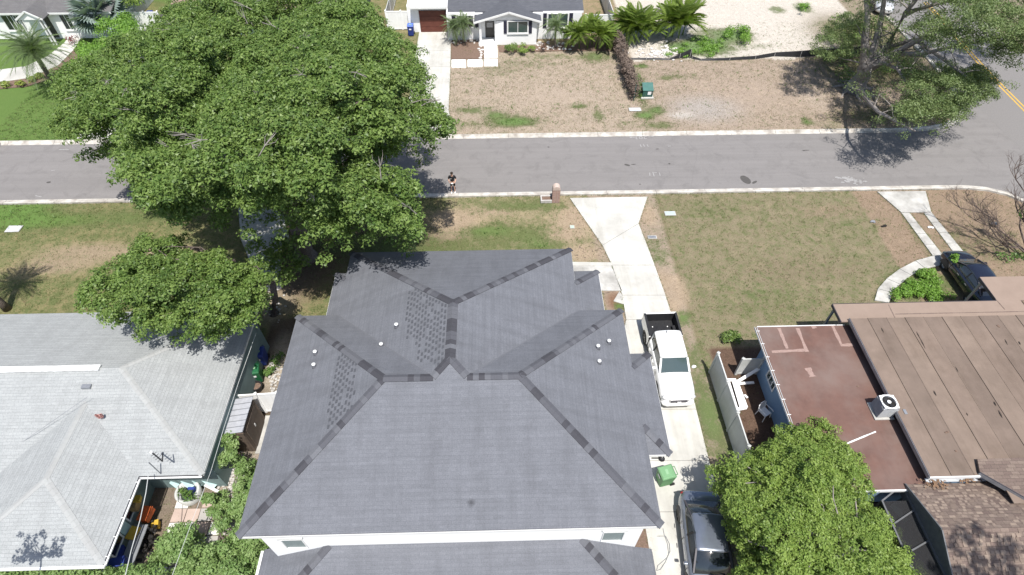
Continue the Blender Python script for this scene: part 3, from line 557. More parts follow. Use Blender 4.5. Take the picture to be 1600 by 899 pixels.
def broadleaf(name, label, base, fork, cen, rad, per, size, lm, bm, r0=.35, nl=14, group=None, up=.6, cat='tree', trunk_pts=None):
    t = thing(name, label, cat, base, 0, group); g = G(); base, fork = Vector(base), Vector(fork)
    pts = trunk_pts or [base, base.lerp(fork, .5)+Vector((.15, -.1, 0)), fork]
    g.tube([pts[0]+Vector((0, 0, -.05)), pts[0]+Vector((0, 0, .25))]+[Vector(p) for p in pts[1:]], [r0*1.6, r0*1.15]+[r0*(1-.25*(i+1)/len(pts)) for i in range(len(pts)-1)], 12)
    obj('trunk', g, bm, t, smooth=True)
    idx = RNG.choice(len(cen), min(nl, len(cen)), replace=False)
    for i in idx:
        g = G(); e = Vector(cen[i]); e.z -= rad[i]*.4; P = limb(g, fork, e, r0*.5, .04, .14, 7, 6)
        for j in range(3):
            q = cen[RNG.integers(0, len(cen))]; s = P[random.choice((2, 3, 4))]; q = Vector(q)
            if (q-s).length < 6: limb(g, s, q, r0*.2, .02, .2, 5, 4)
        obj('branch', g, bm, t, smooth=True)
    crown('crown', cen, rad, per, size, lm, t, up); return t
m_leaf_big = leaf_mat('laurel_leaf', (.098, .168, .036), (.060, .112, .026), (.20, .28, .075), .5)
m_leaf_lr = leaf_mat('bright_leaf', (.165, .25, .048), (.115, .19, .038), (.26, .345, .085), .7)
m_leaf_oak = leaf_mat('live_oak_leaf', (.135, .19, .07), (.10, .15, .055), (.20, .25, .10), .4)
m_leaf_hedge = leaf_mat('lime_hedge_leaf', (.14, .27, .04), (.11, .22, .035), (.20, .34, .06), .8)
m_leaf_bamboo = leaf_mat('feathery_leaf', (.17, .27, .08), (.13, .22, .065), (.25, .34, .13), .8)
m_leaf_palm = leaf_mat('palm_leaflet', (.17, .23, .11), (.14, .19, .09), (.24, .28, .14), .8)
m_leaf_areca = leaf_mat('areca_leaflet', (.19, .26, .05), (.14, .21, .045), (.36, .38, .09), .8)
m_leaf_silver = leaf_mat('silver_palm_leaflet', (.27, .33, .31), (.21, .27, .26), (.36, .41, .39), .8)

# the great tree over the street: eastern crown, trunk on the near verge
PA = [(205, 262), (300, 215), (330, 120), (430, 40), (520, -30), (600, 40), (648, 78), (662, 118), (655, 145), (690, 180), (700, 208), (688, 228), (650, 238), (610, 250), (600, 265), (632, 285), (655, 325), (654, 362), (640, 385), (600, 376), (560, 368), (520, 370), (480, 350), (440, 330), (395, 338), (340, 330), (300, 350), (250, 348), (222, 330), (192, 300)]
cA, rA = canopy(PA, 240, 7.2, 12.4, 130, .95, holes=((648, 96, 3), (480, 330, 4), (345, 296, 5), (298, 262, 3), (395, 290, 2), (285, 315, 2), (545, 165, 1), (520, 235, 1), (440, 345, 3), (590, 300, 1), (250, 285, 1), (330, 272, 5), (372, 302, 5), (398, 332, 2), (305, 312, 1)), below=.08, jit=.6)
bigA = broadleaf('broadleaf_tree', 'huge dense green tree overhanging the street, trunk behind the two storey house', at(478, 402), at(455, 330, 4.6), cA, rA, 54, .155, m_leaf_big, m_bark, .5, 22)
def pale_twigs(t, cen, n, top):
    g = G(); k = 0
    for i in RNG.permutation(len(cen)):
        c = cen[i]
        if c[2] < top: continue
        p = Vector(c)+Vector((0, 0, .1)); d = Vector((random.uniform(-1, 1), random.uniform(-1.2, .2), random.uniform(.1, .6))).normalized(); L_ = random.uniform(.7, 1.5); P = [p, p+d*L_*.5+Vector((0, 0, .1)), p+d*L_]; g.tube(P, [.03, .022, .012], 5)
        for q in range(4): e = P[1]+(d+Vector((random.uniform(-1, 1), random.uniform(-1, 1), random.uniform(0, .6))))*.35; g.tube([P[1], e, e+d*.2], [.014, .01, .006], 4)
        k += 1
        if k >= n: break
    obj('dead_twigs', g, m_barkpale, t, stuff=True)
pale_twigs(bigA, cA, 34, 9)
PB = [(92, 150), (112, 105), (160, 78), (215, 48), (262, 22), (320, -20), (470, -50), (540, -40), (430, 50), (350, 130), (330, 230), (270, 262), (200, 262), (190, 235), (165, 222), (130, 232), (98, 222), (86, 190)]
cB, rB = canopy(PB, 200, 5.8, 10.6, 110, .95, holes=((198, 100, 4), (190, 150, 2), (238, 178, 2), (150, 228, 2), (110, 175, 1), (330, 60, 1)), below=.08, jit=.6)
bigB = broadleaf('broadleaf_tree', 'wide green tree crown across the street shading a parked dark car', at(300, 195), at(300, 150, 4.6), cB, rB, 52, .155, m_leaf_big, m_bark, .45, 18)
pale_twigs(bigB, cB, 22, 8)
# low hanging bough over the asphalt
t = thing('hanging_bough', 'small leafy bough hanging apart over the western asphalt', 'branch', at(150, 238, 4.5))
g = G(); limb(g, at(185, 235, 5.5), at(140, 240, 4.4), .05, .02); obj('branch', g, m_bark, t, smooth=True)
q = [at(x, y, 4.6)[:] for x, y in ((125, 246), (138, 238), (152, 242), (165, 243), (146, 248), (160, 236))]; crown('crown', q, [.4]*6, 60, .2, m_leaf_big, t)
PC = [(145, 452), (165, 428), (185, 418), (215, 380), (235, 370), (270, 372), (300, 385), (350, 398), (395, 410), (418, 430), (422, 455), (408, 480), (395, 505), (385, 520), (355, 505), (335, 520), (322, 540), (290, 520), (265, 512), (230, 506), (205, 505), (175, 490), (155, 480)]
cC, rC = canopy(PC, 100, 5.6, 7.5, 60, .68, holes=((190, 460, 3), (225, 470, 1), (250, 490, 1)), below=.15, jit=.3, puff=.3)
broadleaf('broadleaf_tree', 'smaller spreading green tree leaning over the pale grey roof', at(428, 490), at(425, 440, 3.8), cC, rC, 58, .13, m_leaf_big, m_bark, .2, 14)
q = [at(x, y, z)[:] for x, y, z in ((470, 410, 1.4), (455, 425, 1.8), (440, 405, 2.4), (430, 395, 2.2), (445, 435, 1.6), (462, 380, 2.8), (415, 405, 3), (400, 385, 3), (455, 400, 2.2), (425, 420, 2), (436, 380, 2.6))]
t = thing('understorey_shrub', 'leafy shrub in deep shade around the great tree trunk', 'shrub', at(450, 430)); crown('crown', q, [.6]*11, 170, .2, m_leaf_big, t)
g = G(); [limb(g, at(450, 430), p, .05, .02) for p in q[:6]]; obj('stem', g, m_bark, t)
# lower right tree
PD = [(1112, 745), (1105, 775), (1118, 800), (1140, 830), (1155, 870), (1150, 960), (1460, 960), (1442, 899), (1420, 870), (1400, 845), (1385, 805), (1345, 790), (1360, 745), (1340, 705), (1300, 675), (1265, 662), (1235, 668), (1195, 700), (1165, 715), (1130, 715)]
cD, rD = canopy(PD, 240, 1.5, 5.4, 150, .47, holes=((1338, 852, 13), (1328, 874, 14), (1300, 858, 6), (1262, 872, 3)), below=.2, jit=.25, puff=.21)
broadleaf('broadleaf_tree', 'bright green round tree beside the grey sedan and red roof', at(1290, 960), at(1275, 880, 2.2), cD, rD, 52, .095, m_leaf_lr, m_barkpale, .22, 26, up=.5)
# live oak at the junction: pale spreading limbs
oak = thing('live_oak', 'live oak with pale spreading limbs at the street corner', 'tree', at(1335, 140)); ob = at(1335, 140)
g = G(); tp = [ob+Vector((0, 0, -.1)), ob+Vector((0, 0, .5)), ob+Vector((.1, -.2, 1.5)), at(1350, 108, 2.6)]; g.tube(tp, [1.05, .72, .55, .5], 14)
for a in range(7):
    an = a*.9; g.tube([ob+Vector((.4*math.cos(an), .4*math.sin(an), .35)), ob+Vector((1.3*math.cos(an), 1.3*math.sin(an), 0)), ob+Vector((2.1*math.cos(an+.2), 2.1*math.sin(an+.2), -.1))], [.24, .12, .04], 6)
obj('trunk', g, m_barkpale, oak, smooth=True)
def obr(pts, r0, r1):
    g = G(); P = [at(x, y, z) for x, y, z in pts]; n = len(P); g.tube(P, [r0+(r1-r0)*i/(n-1) for i in range(n)], 8); tips = []
    for i in range(1, n):
        for k in range(3):
            s = P[i-1].lerp(P[i], random.random()); e = s+Vector((random.uniform(-1.8, 1.8), random.uniform(-1.8, 1.8), random.uniform(0, 1.6))); limb(g, s, e, r1*.8, .02, .2, 5, 4); tips.append(e)
    obj('branch', g, m_barkpale, oak, smooth=True); return tips
tips = []
for L, a, b in (([(1350, 108, 2.6), (1352, 60, 4.4), (1356, 20, 6), (1350, -20, 7.5)], .38, .12), ([(1350, 108, 2.6), (1368, 68, 4.2), (1378, 25, 6), (1385, -25, 8)], .36, .12), ([(1350, 108, 2.6), (1385, 75, 4), (1415, 20, 6.5), (1440, -10, 8)], .34, .1),
                ([(1352, 112, 2.5), (1395, 85, 4), (1440, 60, 6), (1500, 30, 8)], .34, .1), ([(1352, 112, 2.5), (1380, 98, 3.6), (1402, 108, 4.2), (1416, 128, 4.4)], .2, .07), ([(1385, 75, 4), (1430, 62, 5), (1470, 90, 6), (1510, 120, 6)], .2, .07),
                ([(1340, 132, 1.2), (1350, 150, 2.2), (1372, 175, 3.2), (1400, 190, 3.8), (1430, 205, 4)], .2, .05), ([(1395, 85, 4), (1440, 85, 5.4), (1480, 75, 6.4), (1560, 60, 8)], .2, .06), ([(1415, 20, 6.5), (1470, 5, 8), (1540, -10, 9)], .16, .06)):
    tips += obr(L, a, b)
PE = [(1405, 175), (1395, 205), (1440, 190), (1480, 198), (1500, 185), (1545, 165), (1558, 130), (1530, 100), (1500, 112), (1470, 95), (1440, 115), (1418, 100), (1400, 120), (1412, 150)]
cE, rE = canopy(PE, 90, 3.8, 5.5, 45, .7, below=.1, jit=.4, puff=.36)
PE2 = [(1430, 60), (1470, 95), (1540, 100), (1600, 120), (1680, 90), (1700, -60), (1420, -60), (1330, -40), (1330, 15), (1375, 20), (1420, 40)]
cE2, rE2 = canopy(PE2, 82, 6.5, 9.5, 70, 1.1, holes=((1425, 10, 10), (1455, 22, 7), (1500, 72, 4), (1525, 97, 3), (1450, 70, 6), (1385, 12, 8)), below=.05, jit=.5, puff=.42)
PE3 = [(1262, 70), (1290, 40), (1320, 18), (1352, 10), (1345, 60), (1335, 88), (1290, 105), (1262, 95)]; cE3, rE3 = canopy(PE3, 36, 3.0, 4.8, 30, .5, below=0, dens=.5, holes=((1310, 75, 4),))
tt = np.array([p[:] for p in tips])
crown('crown', np.vstack([cE, cE2, cE3, tt]), np.concatenate([rE, rE2, rE3, np.full(len(tt), .6)]), 54, .115, m_leaf_oak, oak, .4)
# low undergrowth beneath the live oak
q = [at(RNG.uniform(1290, 1420), RNG.uniform(20, 130), .3)[:] for _ in range(46)]
crown('leafy_undergrowth', q, RNG.uniform(.35, .8, 46), 60, .16, m_leaf_big, None, stuff_=True, squash=.5)
# bare crepe myrtle at the right
bt = thing('bare_tree', 'leafless brown branching tree on the brown corner lawn', 'tree', at(1600, 405))
def twigs(g, a, d, L, r, depth):
    P = [a]
    for i in range(3): d = (d+Vector((random.uniform(-.3, .3), random.uniform(-.3, .3), random.uniform(-.12, .2)))).normalized(); P.append(P[-1]+d*L/3)
    g.tube(P, [r, r*.85, r*.7, r*.55], 5, cap=False)
    if depth:
        for k in range(3 if depth > 1 else 4): twigs(g, P[random.choice((1, 2, 3))], (d+Vector((random.uniform(-.9, .9), random.uniform(-.9, .9), random.uniform(-.2, .6)))).normalized(), L*.68, r*.5, depth-1)
g = G(); b0 = at(1600, 405); g.tube([b0, b0+Vector((0, 0, .5))], [.16, .13], 8); obj('trunk', g, m_twig, bt)
for e, L, r_ in ((at(1555, 385, 1.0), 0, .07), (at(1500, 325, 1.6), 0, .06), (at(1590, 330, 2.6), 0, .08), (at(1585, 265, 3.4), 0, .06), (at(1610, 300, 3), 0, .07), (at(1525, 345, 1.6), 0, .05)):
    g = G(); s = b0+Vector((0, 0, .4)); P = limb(g, s, e, r_, r_*.4, .18, 6, 5)
    for p in P[2:]:
        for _ in range(3): twigs(g, p, ((e-s).normalized()+Vector((random.uniform(-.8, .8), random.uniform(-.8, .8), random.uniform(0, .7)))).normalized(), .95, r_*.4, 2)
    obj('branch', g, m_twig, bt, smooth=True)
q = [at(x, y, z)[:] for x, y, z in ((1590, 400, .3), (1575, 402, .3), (1597, 335, 2.5), (1560, 398, .2))]; crown('crown', q, [.45, .4, .35, .3], 60, .14, m_weed, bt)

def pinnate(n=28, L=2.2, wid=.45, droop=.9, leaf=.035):
    """one feather frond along +x, arching down"""
    g = G(); P = [Vector((L*t, 0, .35*L*t*(1-t)*1.6-droop*L*.45*t*t)) for t in [i/8 for i in range(9)]]; g.tube(P, [.022-.017*i/8 for i in range(9)], 4, cap=False)
    for i in range(n):
        t = .12+.87*i/n; k = min(int(t*8), 7); p = P[k].lerp(P[k+1], t*8-k); w_ = wid*math.sin(math.pi*min(1, t*.9+.12))**.6
        for s in (-1, 1):
            e = p+Vector((w_*.45, s*w_*.85, -w_*random.uniform(.15, .5))); q = Vector((leaf, 0, .004)); g.add([p-q*.5, p.lerp(e, .5)+q*.6, e, p.lerp(e, .5)-q*.6], [(0, 1, 2, 3)])
    return g
def fan(n=26, L=1.0, R=1.1):
    g = G(); g.tube([(0, 0, 0), (L*.6, 0, .25*L), (L, 0, .1)], [.03, .025, .02], 5, cap=False); c = Vector((L, 0, .1))
    for i in range(n):
        a = math.radians(-125+250*i/(n-1)); d = Vector((math.cos(a), math.sin(a), -.15-.25*abs(math.sin(a)))); l = Vector((-math.sin(a), math.cos(a), 0))*R*.07; e = c+d*R*random.uniform(.88, 1)
        g.add([c, c+d*R*.5+l+Vector((0, 0, .05)), e, c+d*R*.5-l], [(0, 1, 2, 3)])
    return g
def palm(name, label, base, hgt, rt, fr, fm, nf, elev=(-.5, 1.1), group=None, lean=(0, 0), scale=1., bm=None, skirt=None):
    t = thing(name, label, 'palm', base, 0, group); b = Vector(base); top = b+Vector((lean[0], lean[1], hgt))
    if hgt > .3:
        g = G(); n = 8; g.tube([b.lerp(top, i/n)+Vector((lean[0]*.12*math.sin(i/n*math.pi), 0, 0)) for i in range(n+1)], [rt*(1.35 if i == 0 else 1)*(1+.06*(i % 2)) for i in range(n+1)], 10); obj('trunk', g, bm or m_bark, t, smooth=True)
    me = mesh('frond', fr, fm)
    for i in range(nf):
        o = bpy.data.objects.new('frond', me); C.objects.link(o); o.parent = t; o.location = top-b
        u_ = (i+.5)/nf; el = elev[0]+(elev[1]-elev[0])*u_; s = scale*random.uniform(.85, 1.1); o.scale = (s, s, s)
        o.rotation_euler = Euler3(i*2.39996+random.uniform(-.2, .2), -el)
    return t
from mathutils import Euler
def Euler3(az, pitch): return (Matrix.Rotation(az, 4, 'Z') @ Matrix.Rotation(pitch, 4, 'Y')).to_euler()
fr_date = pinnate(34, 3.0, .55, 1.0, .05); fr_small = pinnate(26, 1.35, .34, 1.2, .035); fr_areca = pinnate(30, 2.1, .55, .9, .12); fr_long = pinnate(34, 3.0, .7, .9, .13); fr_fan = fan()
palm('date_palm', 'tall feathery palm with a bare leaning trunk on the far left lawn', at(88, 139), 3.3, .19, fr_date, m_leaf_palm, 60, (-.55, 1.35), lean=tuple((at(54, 84, 3.3)-at(88, 139))[:2]), scale=.88)
palm('silver_palm', 'silvery blue fan palm before the far white wall', at(172, 52), 1.4, .2, fr_fan, m_leaf_silver, 36, (-.2, 1.3), scale=1.55)
palm('off_lawn_palm', 'palm whose spiky shadow falls on the left lawn edge', (-29.2, 22.5, 0), 5.2, .18, fr_date, m_leaf_palm, 46, (-.4, 1.3), scale=.62)
G3 = 'pygmy palms before the white house'
palm('pygmy_palm', 'pygmy palm in the mulch bed, western stem of the close pair', at(716, 66), 1.5, .09, fr_small, m_leaf_palm, 26, (-.7, 1.2), G3, (-.35, 0))
palm('pygmy_palm', 'taller pygmy palm in the mulch bed, eastern stem of the close pair', at(724, 67), 1.9, .09, fr_small, m_leaf_palm, 28, (-.7, 1.2), G3, (.1, 0))
palm('pygmy_palm', 'pygmy palm before the shuttered window east of the porch', at(868, 75), 2.0, .09, fr_small, m_leaf_palm, 30, (-.7, 1.2), G3, (-.1, .1))
def clump_palm(label, pts, fr, m, nf, sc, h):
    t = thing('areca_palm', label, 'palm', pts[0]); me = mesh('frond', fr, m); st = G()
    for b in pts:
        hh = h*random.uniform(.75, 1.15); top = Vector(b)+Vector((random.uniform(-.2, .2), random.uniform(-.2, .2), hh)); st.tube([b, top], [.06, .045], 6)
        for i in range(nf):
            o = bpy.data.objects.new('frond', me); C.objects.link(o); o.parent = t; o.location = top-OFF[t.name]; s = sc*random.uniform(.8, 1.1); o.scale = (s, s, s)
            o.rotation_euler = Euler3(random.uniform(0, 6.28), -random.uniform(.05, 1.4))
    obj('stems', st, m_leaf_areca, t, stuff=True)
    return t
clump_palm('broad yellow green areca palm clump at the white house corner', [at(x, y) for x, y in ((895, 72), (905, 76), (918, 75), (930, 77), (940, 74), (948, 76), (925, 70))], fr_areca, m_leaf_areca, 22, .72, 1.3)
clump_palm('tall areca palm clump behind the vine covered fence', [at(x, y) for x, y in ((985, 62), (992, 66), (1000, 60), (995, 55), (978, 60))], fr_long, m_leaf_areca, 24, .78, 1.0)
clump_palm('tall drooping palm clump at the edge of the white sand', [at(x, y) for x, y in ((1040, 60), (1050, 58), (1060, 60), (1048, 52), (1066, 55))], fr_long, m_leaf_areca, 24, .78, 1.2)
clump_palm('palm fronds at the upper left corner of the street', [at(-22, 40), at(-28, 44)], fr_long, m_leaf_palm, 10, .8, 2.4)

def shrub(name, label, pts, r, per, size, m, cat='shrub', group=None, sq=.8, stem=True):
    t = thing(name, label, cat, at(pts[0][0], pts[0][1])[:], 0, group); c = [at(*p)[:] for p in pts]; rr = [r*random.uniform(.8, 1.2) for _ in c]
    crown('foliage', c, rr, per, size, m, t, .5, sq)
    if stem:
        g = G(); b = at(pts[0][0], pts[0][1]); [limb(g, b, p, .04, .015) for p in c[:6]]; obj('stem', g, m_bark, t)
    return t
def grid_pts(P, n, z0, z1):
    xs = [p[0] for p in P]; ys = [p[1] for p in P]; x = RNG.uniform(min(xs), max(xs), n*5); y = RNG.uniform(min(ys), max(ys), n*5); k = inpoly(x, y, P); return [(a, b, RNG.uniform(z0, z1)) for a, b in zip(x[k][:n], y[k][:n])]
shrub('hedge_tree', 'lime green tall hedge beside the far left house', grid_pts([(105, 120), (120, 85), (150, 55), (175, 25), (205, 18), (215, 35), (205, 60), (170, 85), (135, 120), (112, 135)], 44, 1.2, 3.4), .75, 190, .17, m_leaf_hedge)
shrub('hedge_tree', 'green treetops at the top edge left of the white gate', grid_pts([(185, -10), (225, -10), (215, 8), (190, 18)], 9, 2, 3.5), .7, 150, .17, m_leaf_lr)
shrub('round_shrub', 'dark green lone bush on the wide lawn by the fence', [(1143, 528, .35), (1136, 525, .3), (1150, 524, .3), (1142, 520, .4), (1152, 530, .2), (1134, 531, .2)], .26, 90, .13, m_leaf_big)
shrub('garden_bed', 'lush bright green groundcover in the curved path bed', grid_pts([(1395, 462), (1405, 447), (1425, 432), (1450, 420), (1470, 426), (1480, 445), (1490, 466), (1484, 470), (1395, 472)], 54, .1, .45), .32, 90, .12, m_leaf_hedge, sq=.6, stem=False)
shrub('broad_leaf_plant', 'yellow green upright plant at the black car nose', [(1491, 407, 1.2), (1494, 400, 1.4), (1488, 404, 1.1)], .2, 30, .22, m_leaf_hedge)
shrub('box_shrub', 'rounded clipped shrub under the front window', grid_pts([(792, 80), (808, 80), (808, 68), (792, 68)], 7, .2, .6), .3, 90, .13, m_leaf_big)
shrub('box_shrub', 'longer low shrub right of the clipped shrub', grid_pts([(814, 81), (836, 80), (836, 70), (814, 70)], 9, .15, .45), .3, 90, .12, m_leaf_lr)
shrub('red_shrub', 'thin reddish shrub at the house bed corner', [(848, 74, .5), (850, 70, .7)], .3, 50, .12, mat('reddish_leaf', (.16, .09, .06), (.12, .07, .05), 4, .7))
shrub('red_shrub', 'red leaved shrub near the far left front path', [(108, 62, .5), (113, 66, .4), (116, 60, .4)], .35, 60, .14, mat('crimson_leaf', (.20, .05, .05), (.12, .04, .04), 4, .7))
for i, (x, y, lb) in enumerate(((6, 132, 'westernmost tuft plant along the curved far left bed'), (30, 131, 'wide tuft plant in the middle of the curved bed'), (48, 124, 'small tuft plant in the curved bed'), (61, 119, 'eastern tuft plant near the palm trunk'))):
    shrub('tuft_plant', lb, [(x, y, .2), (x+3, y, .25)], .32, 60, .2, m_leaf_areca, 'plant', 'tuft plants along the curved bed', stem=False)
shrub('weed_bush', 'tall weedy bush in the sandy lot', grid_pts([(1130, 62), (1168, 66), (1164, 42), (1138, 42)], 12, .2, 1.0), .5, 110, .16, m_leaf_hedge)
shrub('weed_bush', 'low weeds heaped against the black silt fence', grid_pts([(1040, 88), (1120, 88), (1130, 60), (1090, 52), (1060, 66)], 30, .05, .3), .4, 70, .14, m_leaf_hedge, sq=.5, stem=False)
shrub('weed_bush', 'small weeds in the sand at the top edge', grid_pts([(1248, 20), (1262, 22), (1262, 2), (1250, 4)], 6, .1, .6), .35, 70, .14, m_leaf_hedge)
shrub('weed_bush', 'dark weeds at the western foot of the oak shade', grid_pts([(1290, 95), (1330, 90), (1318, 70), (1290, 76)], 9, .1, .4), .4, 70, .14, m_leaf_big, stem=False)
shrub('weed_bush', 'green weeds at the foot of the vine covered fence', grid_pts([(990, 150), (1003, 152), (1006, 128), (994, 118)], 12, .1, .4), .3, 80, .12, m_weed, stem=False)
# feathery shrubs of the lower left side yard
BB = 'feathery green shrubs between the houses'
for lb, P, n, z0, z1, r in (('feathery shrub below the small shed', [(325, 675), (352, 672), (368, 695), (362, 720), (340, 725)], 22, .6, 1.9, .3), ('feathery shrub spreading beside the white ring planter', [(320, 775), (350, 768), (356, 800), (330, 808)], 15, .3, 1.3, .26),
                            ('large feathery shrub at the bottom of the side yard', [(240, 835), (300, 820), (330, 850), (330, 899), (300, 940), (235, 930)], 64, .4, 2.0, .32), ('dense feathery shrub by the two storey house corner', [(330, 810), (395, 790), (425, 850), (410, 899), (400, 950), (320, 950)], 78, .4, 2.2, .33),
                            ('tall feathery shrub between patio and charcoal roof', [(368, 715), (398, 730), (398, 800), (362, 800), (368, 750)], 34, .4, 1.8, .28)):
    shrub('feathery_shrub', lb, grid_pts(P, n, z0, z1), r, 150, .12, m_leaf_bamboo, group=BB)
shrub('low_plant', 'small spiky plant by the black pot', [(418, 582, .2), (424, 578, .25)], .25, 40, .2, m_weed, 'plant', stem=False)
shrub('low_plant', 'leafy seedling growing through the white ring planter', [(290, 772, .5), (296, 776, .6), (284, 770, .4)], .25, 60, .14, m_weed, 'plant')
shrub('low_plant', 'low green weeds beside the blue bins', [(430, 562, .2), (438, 556, .2), (433, 570, .2)], .25, 50, .13, m_weed, 'plant', stem=False)
shrub('low_hedge', 'straggly plants along the pale roof gutter', [(x, 897+RNG.uniform(-2, 6), RNG.uniform(1.4, 2.3)) for x in np.linspace(-5, 235, 44)], .34, 120, .12, m_leaf_bamboo)

# ------------------------------------------------------------------ building helpers
def opening(parent, o, rt, w, h, frame=.07, fm=None, pm=None, mull=1, name='window', up=(0, 0, 1), out=.02, sill=False, hmull=0):
    """a window standing on a wall: o = lower corner (world), rt = unit direction along the wall (outside to its right-hand side)"""
    o, rt, up = Vector(o), Vector(rt), Vector(up); nr = rt.cross(up); fm = fm or m_white; pm = pm or m_glass; g = G()
    def bar(u0, u1, v0, v1, d, gg=g):
        P = [o+rt*u+up*v for u, v in ((u0, v0), (u1, v0), (u1, v1), (u0, v1))]; gg.add([p-nr*.03 for p in P]+[p+nr*d for p in P], [(3, 2, 1, 0), (4, 5, 6, 7), (0, 1, 5, 4), (1, 2, 6, 5), (2, 3, 7, 6), (3, 0, 4, 7)])
    bar(0, w, 0, frame, out+.02); bar(0, w, h-frame, h, out+.02); bar(0, frame, frame, h-frame, out+.018); bar(w-frame, w, frame, h-frame, out+.018)
    for i in range(mull): u = w*(i+1)/(mull+1); bar(u-.025, u+.025, frame, h-frame, out)
    for i in range(hmull): v = h*(i+1)/(hmull+1); bar(frame, w-frame, v-.02, v+.02, out-.002)
    f = obj(name, g, fm, parent); gp = G(); bar(frame, w-frame, frame, h-frame, .004, gp); obj('pane', gp, pm, f)
    if sill: gs = G(); bar(-.05, w+.05, -.08, -.005, .09, gs); obj('sill', gs, fm, f)
    return f
def roof_plane(parent, pts, m, th=.07, name='roof_plane'): return obj(name, G().slab(pts, th), m, parent)
def caps(parent, a, b, diag, n_sp=.21, wd=.155, name='cap_shingle', mats=None, lift=.012, k=.472):
    a, b = Vector(a), Vector(b); d = b-a; L = d.length; d.normalize(); l = Vector((-d.y, d.x, 0)).normalized(); n = max(1, int(L/n_sp)); sp = L/n; drop = k*(.7071 if diag else 1); th = .018
    mats = mats or m_caps; v = []
    for t, z in ((0, th+.012), (sp*1.12, th)):
        for s in (-1, 0, 1): v.append(d*t+l*(wd*s)+Vector((0, 0, z-drop*wd*abs(s))))
    for t in (0, sp*1.12):
        for s in (-1, 0, 1): v.append(d*t+l*(wd*s)+Vector((0, 0, -.01-drop*wd*abs(s))))
    g = G(); g.add(v, [(0, 3, 4, 1), (1, 4, 5, 2), (0, 1, 7, 6), (1, 2, 8, 7), (3, 0, 6, 9), (2, 5, 11, 8), (4, 3, 9, 10), (5, 4, 10, 11)])
    ms = [mesh(name, g, q) for q in mats]; off = OFF[parent.name]; run = 0; cur = 0
    for i in range(n):
        if run <= 0: cur = random.choices(range(len(ms)), (5, 5, 4, 1) if len(ms) == 4 else None)[0]; run = random.choice((1, 1, 1, 2))
        run -= 1; o = bpy.data.objects.new(name, ms[cur]); C.objects.link(o); o.parent = parent; o.location = a+d*sp*i+Vector((0, 0, lift))-off
def fascia(parent, pts, h, m, th=.03, name='fascia', drop=.0, closed=False):
    g = G(); P = [Vector(p) for p in pts]
    for a, b in zip(P, P[1:]+([P[0]] if closed else [])): g.beam(a+Vector((0, 0, -h/2-drop)), b+Vector((0, 0, -h/2-drop)), th, h)
    return obj(name, g, m, parent)

# ------------------------------------------------------------------ the two storey house
K = .472; X0, X1, Y0, Y1, ZE = -9.57, 5.57, 7.24, 17.17, 5.5; hw = (Y1-Y0)/2; ZR = ZE+K*hw; ym = (Y0+Y1)/2
A2, B2, YN2 = -7.70, 3.55, 21.24; hn = (B2-A2)/2; xm = (A2+B2)/2; ZN = ZE+K*hn; ys = Y0+(ZN-ZE)/K; dx = ZR-ZE
house = thing('two_storey_house', 'white two storey house under a large charcoal shingled hip roof', 'house', (-2, 14, 0))
vl = (A2+hw, ym, ZR); vr = (B2-hw, ym, ZR); top = (xm, ys, ZN); tn = (xm, YN2-hn, ZN); R1, R2 = (X0+hw, ym, ZR), (X1-hw, ym, ZR)
RP = [([(X0, Y0, ZE), (X1, Y0, ZE), R2, vr, top, vl, R1], m_roof_x), ([(X1, Y0, ZE), (X1, Y1, ZE), R2], m_roof_y), ([(X0, Y1, ZE), (X0, Y0, ZE), R1], m_roof_y),
      ([(X0, Y1, ZE), R1, vl, (A2, Y1, ZE)], m_roof_x), ([(X1, Y1, ZE), (B2, Y1, ZE), vr, R2], m_roof_x),
      ([(A2, Y1, ZE), vl, top, tn, (A2, YN2, ZE)], m_roof_y), ([(B2, Y1, ZE), (B2, YN2, ZE), tn, top, vr], m_roof_y), ([(A2, YN2, ZE), tn, (B2, YN2, ZE)], m_roof_x)]
for p, m in RP: roof_plane(house, p, m)
# lower eaves of the bays
def bay(xa, xb, ya, yb, hipN=True, hipS=True):
    zb = ZE-K*abs(xb-xa); d = abs(xb-xa)
    roof_plane(house, [(xa, ya+(d if hipS else 0), ZE), (xb, ya, zb), (xb, yb, zb), (xa, yb-(d if hipN else 0), ZE)], m_roof_y, name='bay_roof')
    if hipN: roof_plane(house, [(xb, yb, zb), (xa, yb-d, ZE), (xa, yb, zb)], m_roof_x, name='bay_roof')
    if hipS: roof_plane(house, [(xb, ya, zb), (xa, ya, zb), (xa, ya+d, ZE)], m_roof_x, name='bay_roof')
    s = 1 if xb > xa else -1
    g = G(); g.box(min(xa, xb-s*.55), max(xa, xb-s*.55), ya+.5, yb-.5, 0, zb-.12); obj('bay_wall', g, m_whitewall, house)
    fascia(house, [(xa, ya, zb-.02), (xb, ya, zb-.02), (xb, yb, zb-.02), (xa, yb, zb-.02)], .13, m_white)
    if hipN: caps(house, (xb, yb, zb), (xa+s*.0, yb-d, ZE), True, n_sp=.24, wd=.15)
    if hipS: caps(house, (xb, ya, zb), (xa, ya+d, ZE), True, n_sp=.24, wd=.15)
bay(X1, 6.57, 10.15, 15.0); bay(B2, 4.90, Y1-.4, 20.25, hipS=False); bay(A2, -8.34, Y1-.4, 20.08, hipS=False)
for a, b in (((X0, Y0, ZE), R1), ((X1, Y0, ZE), R2), ((X1, Y1, ZE), R2), ((X0, Y1, ZE), R1), ((A2, YN2, ZE), tn), ((B2, YN2, ZE), tn)): caps(house, a, b, True, n_sp=.235)
caps(house, R1, vl, False); caps(house, vr, R2, False); caps(house, top, tn, False, wd=.21); caps(house, vl, top, True); caps(house, vr, top, True)
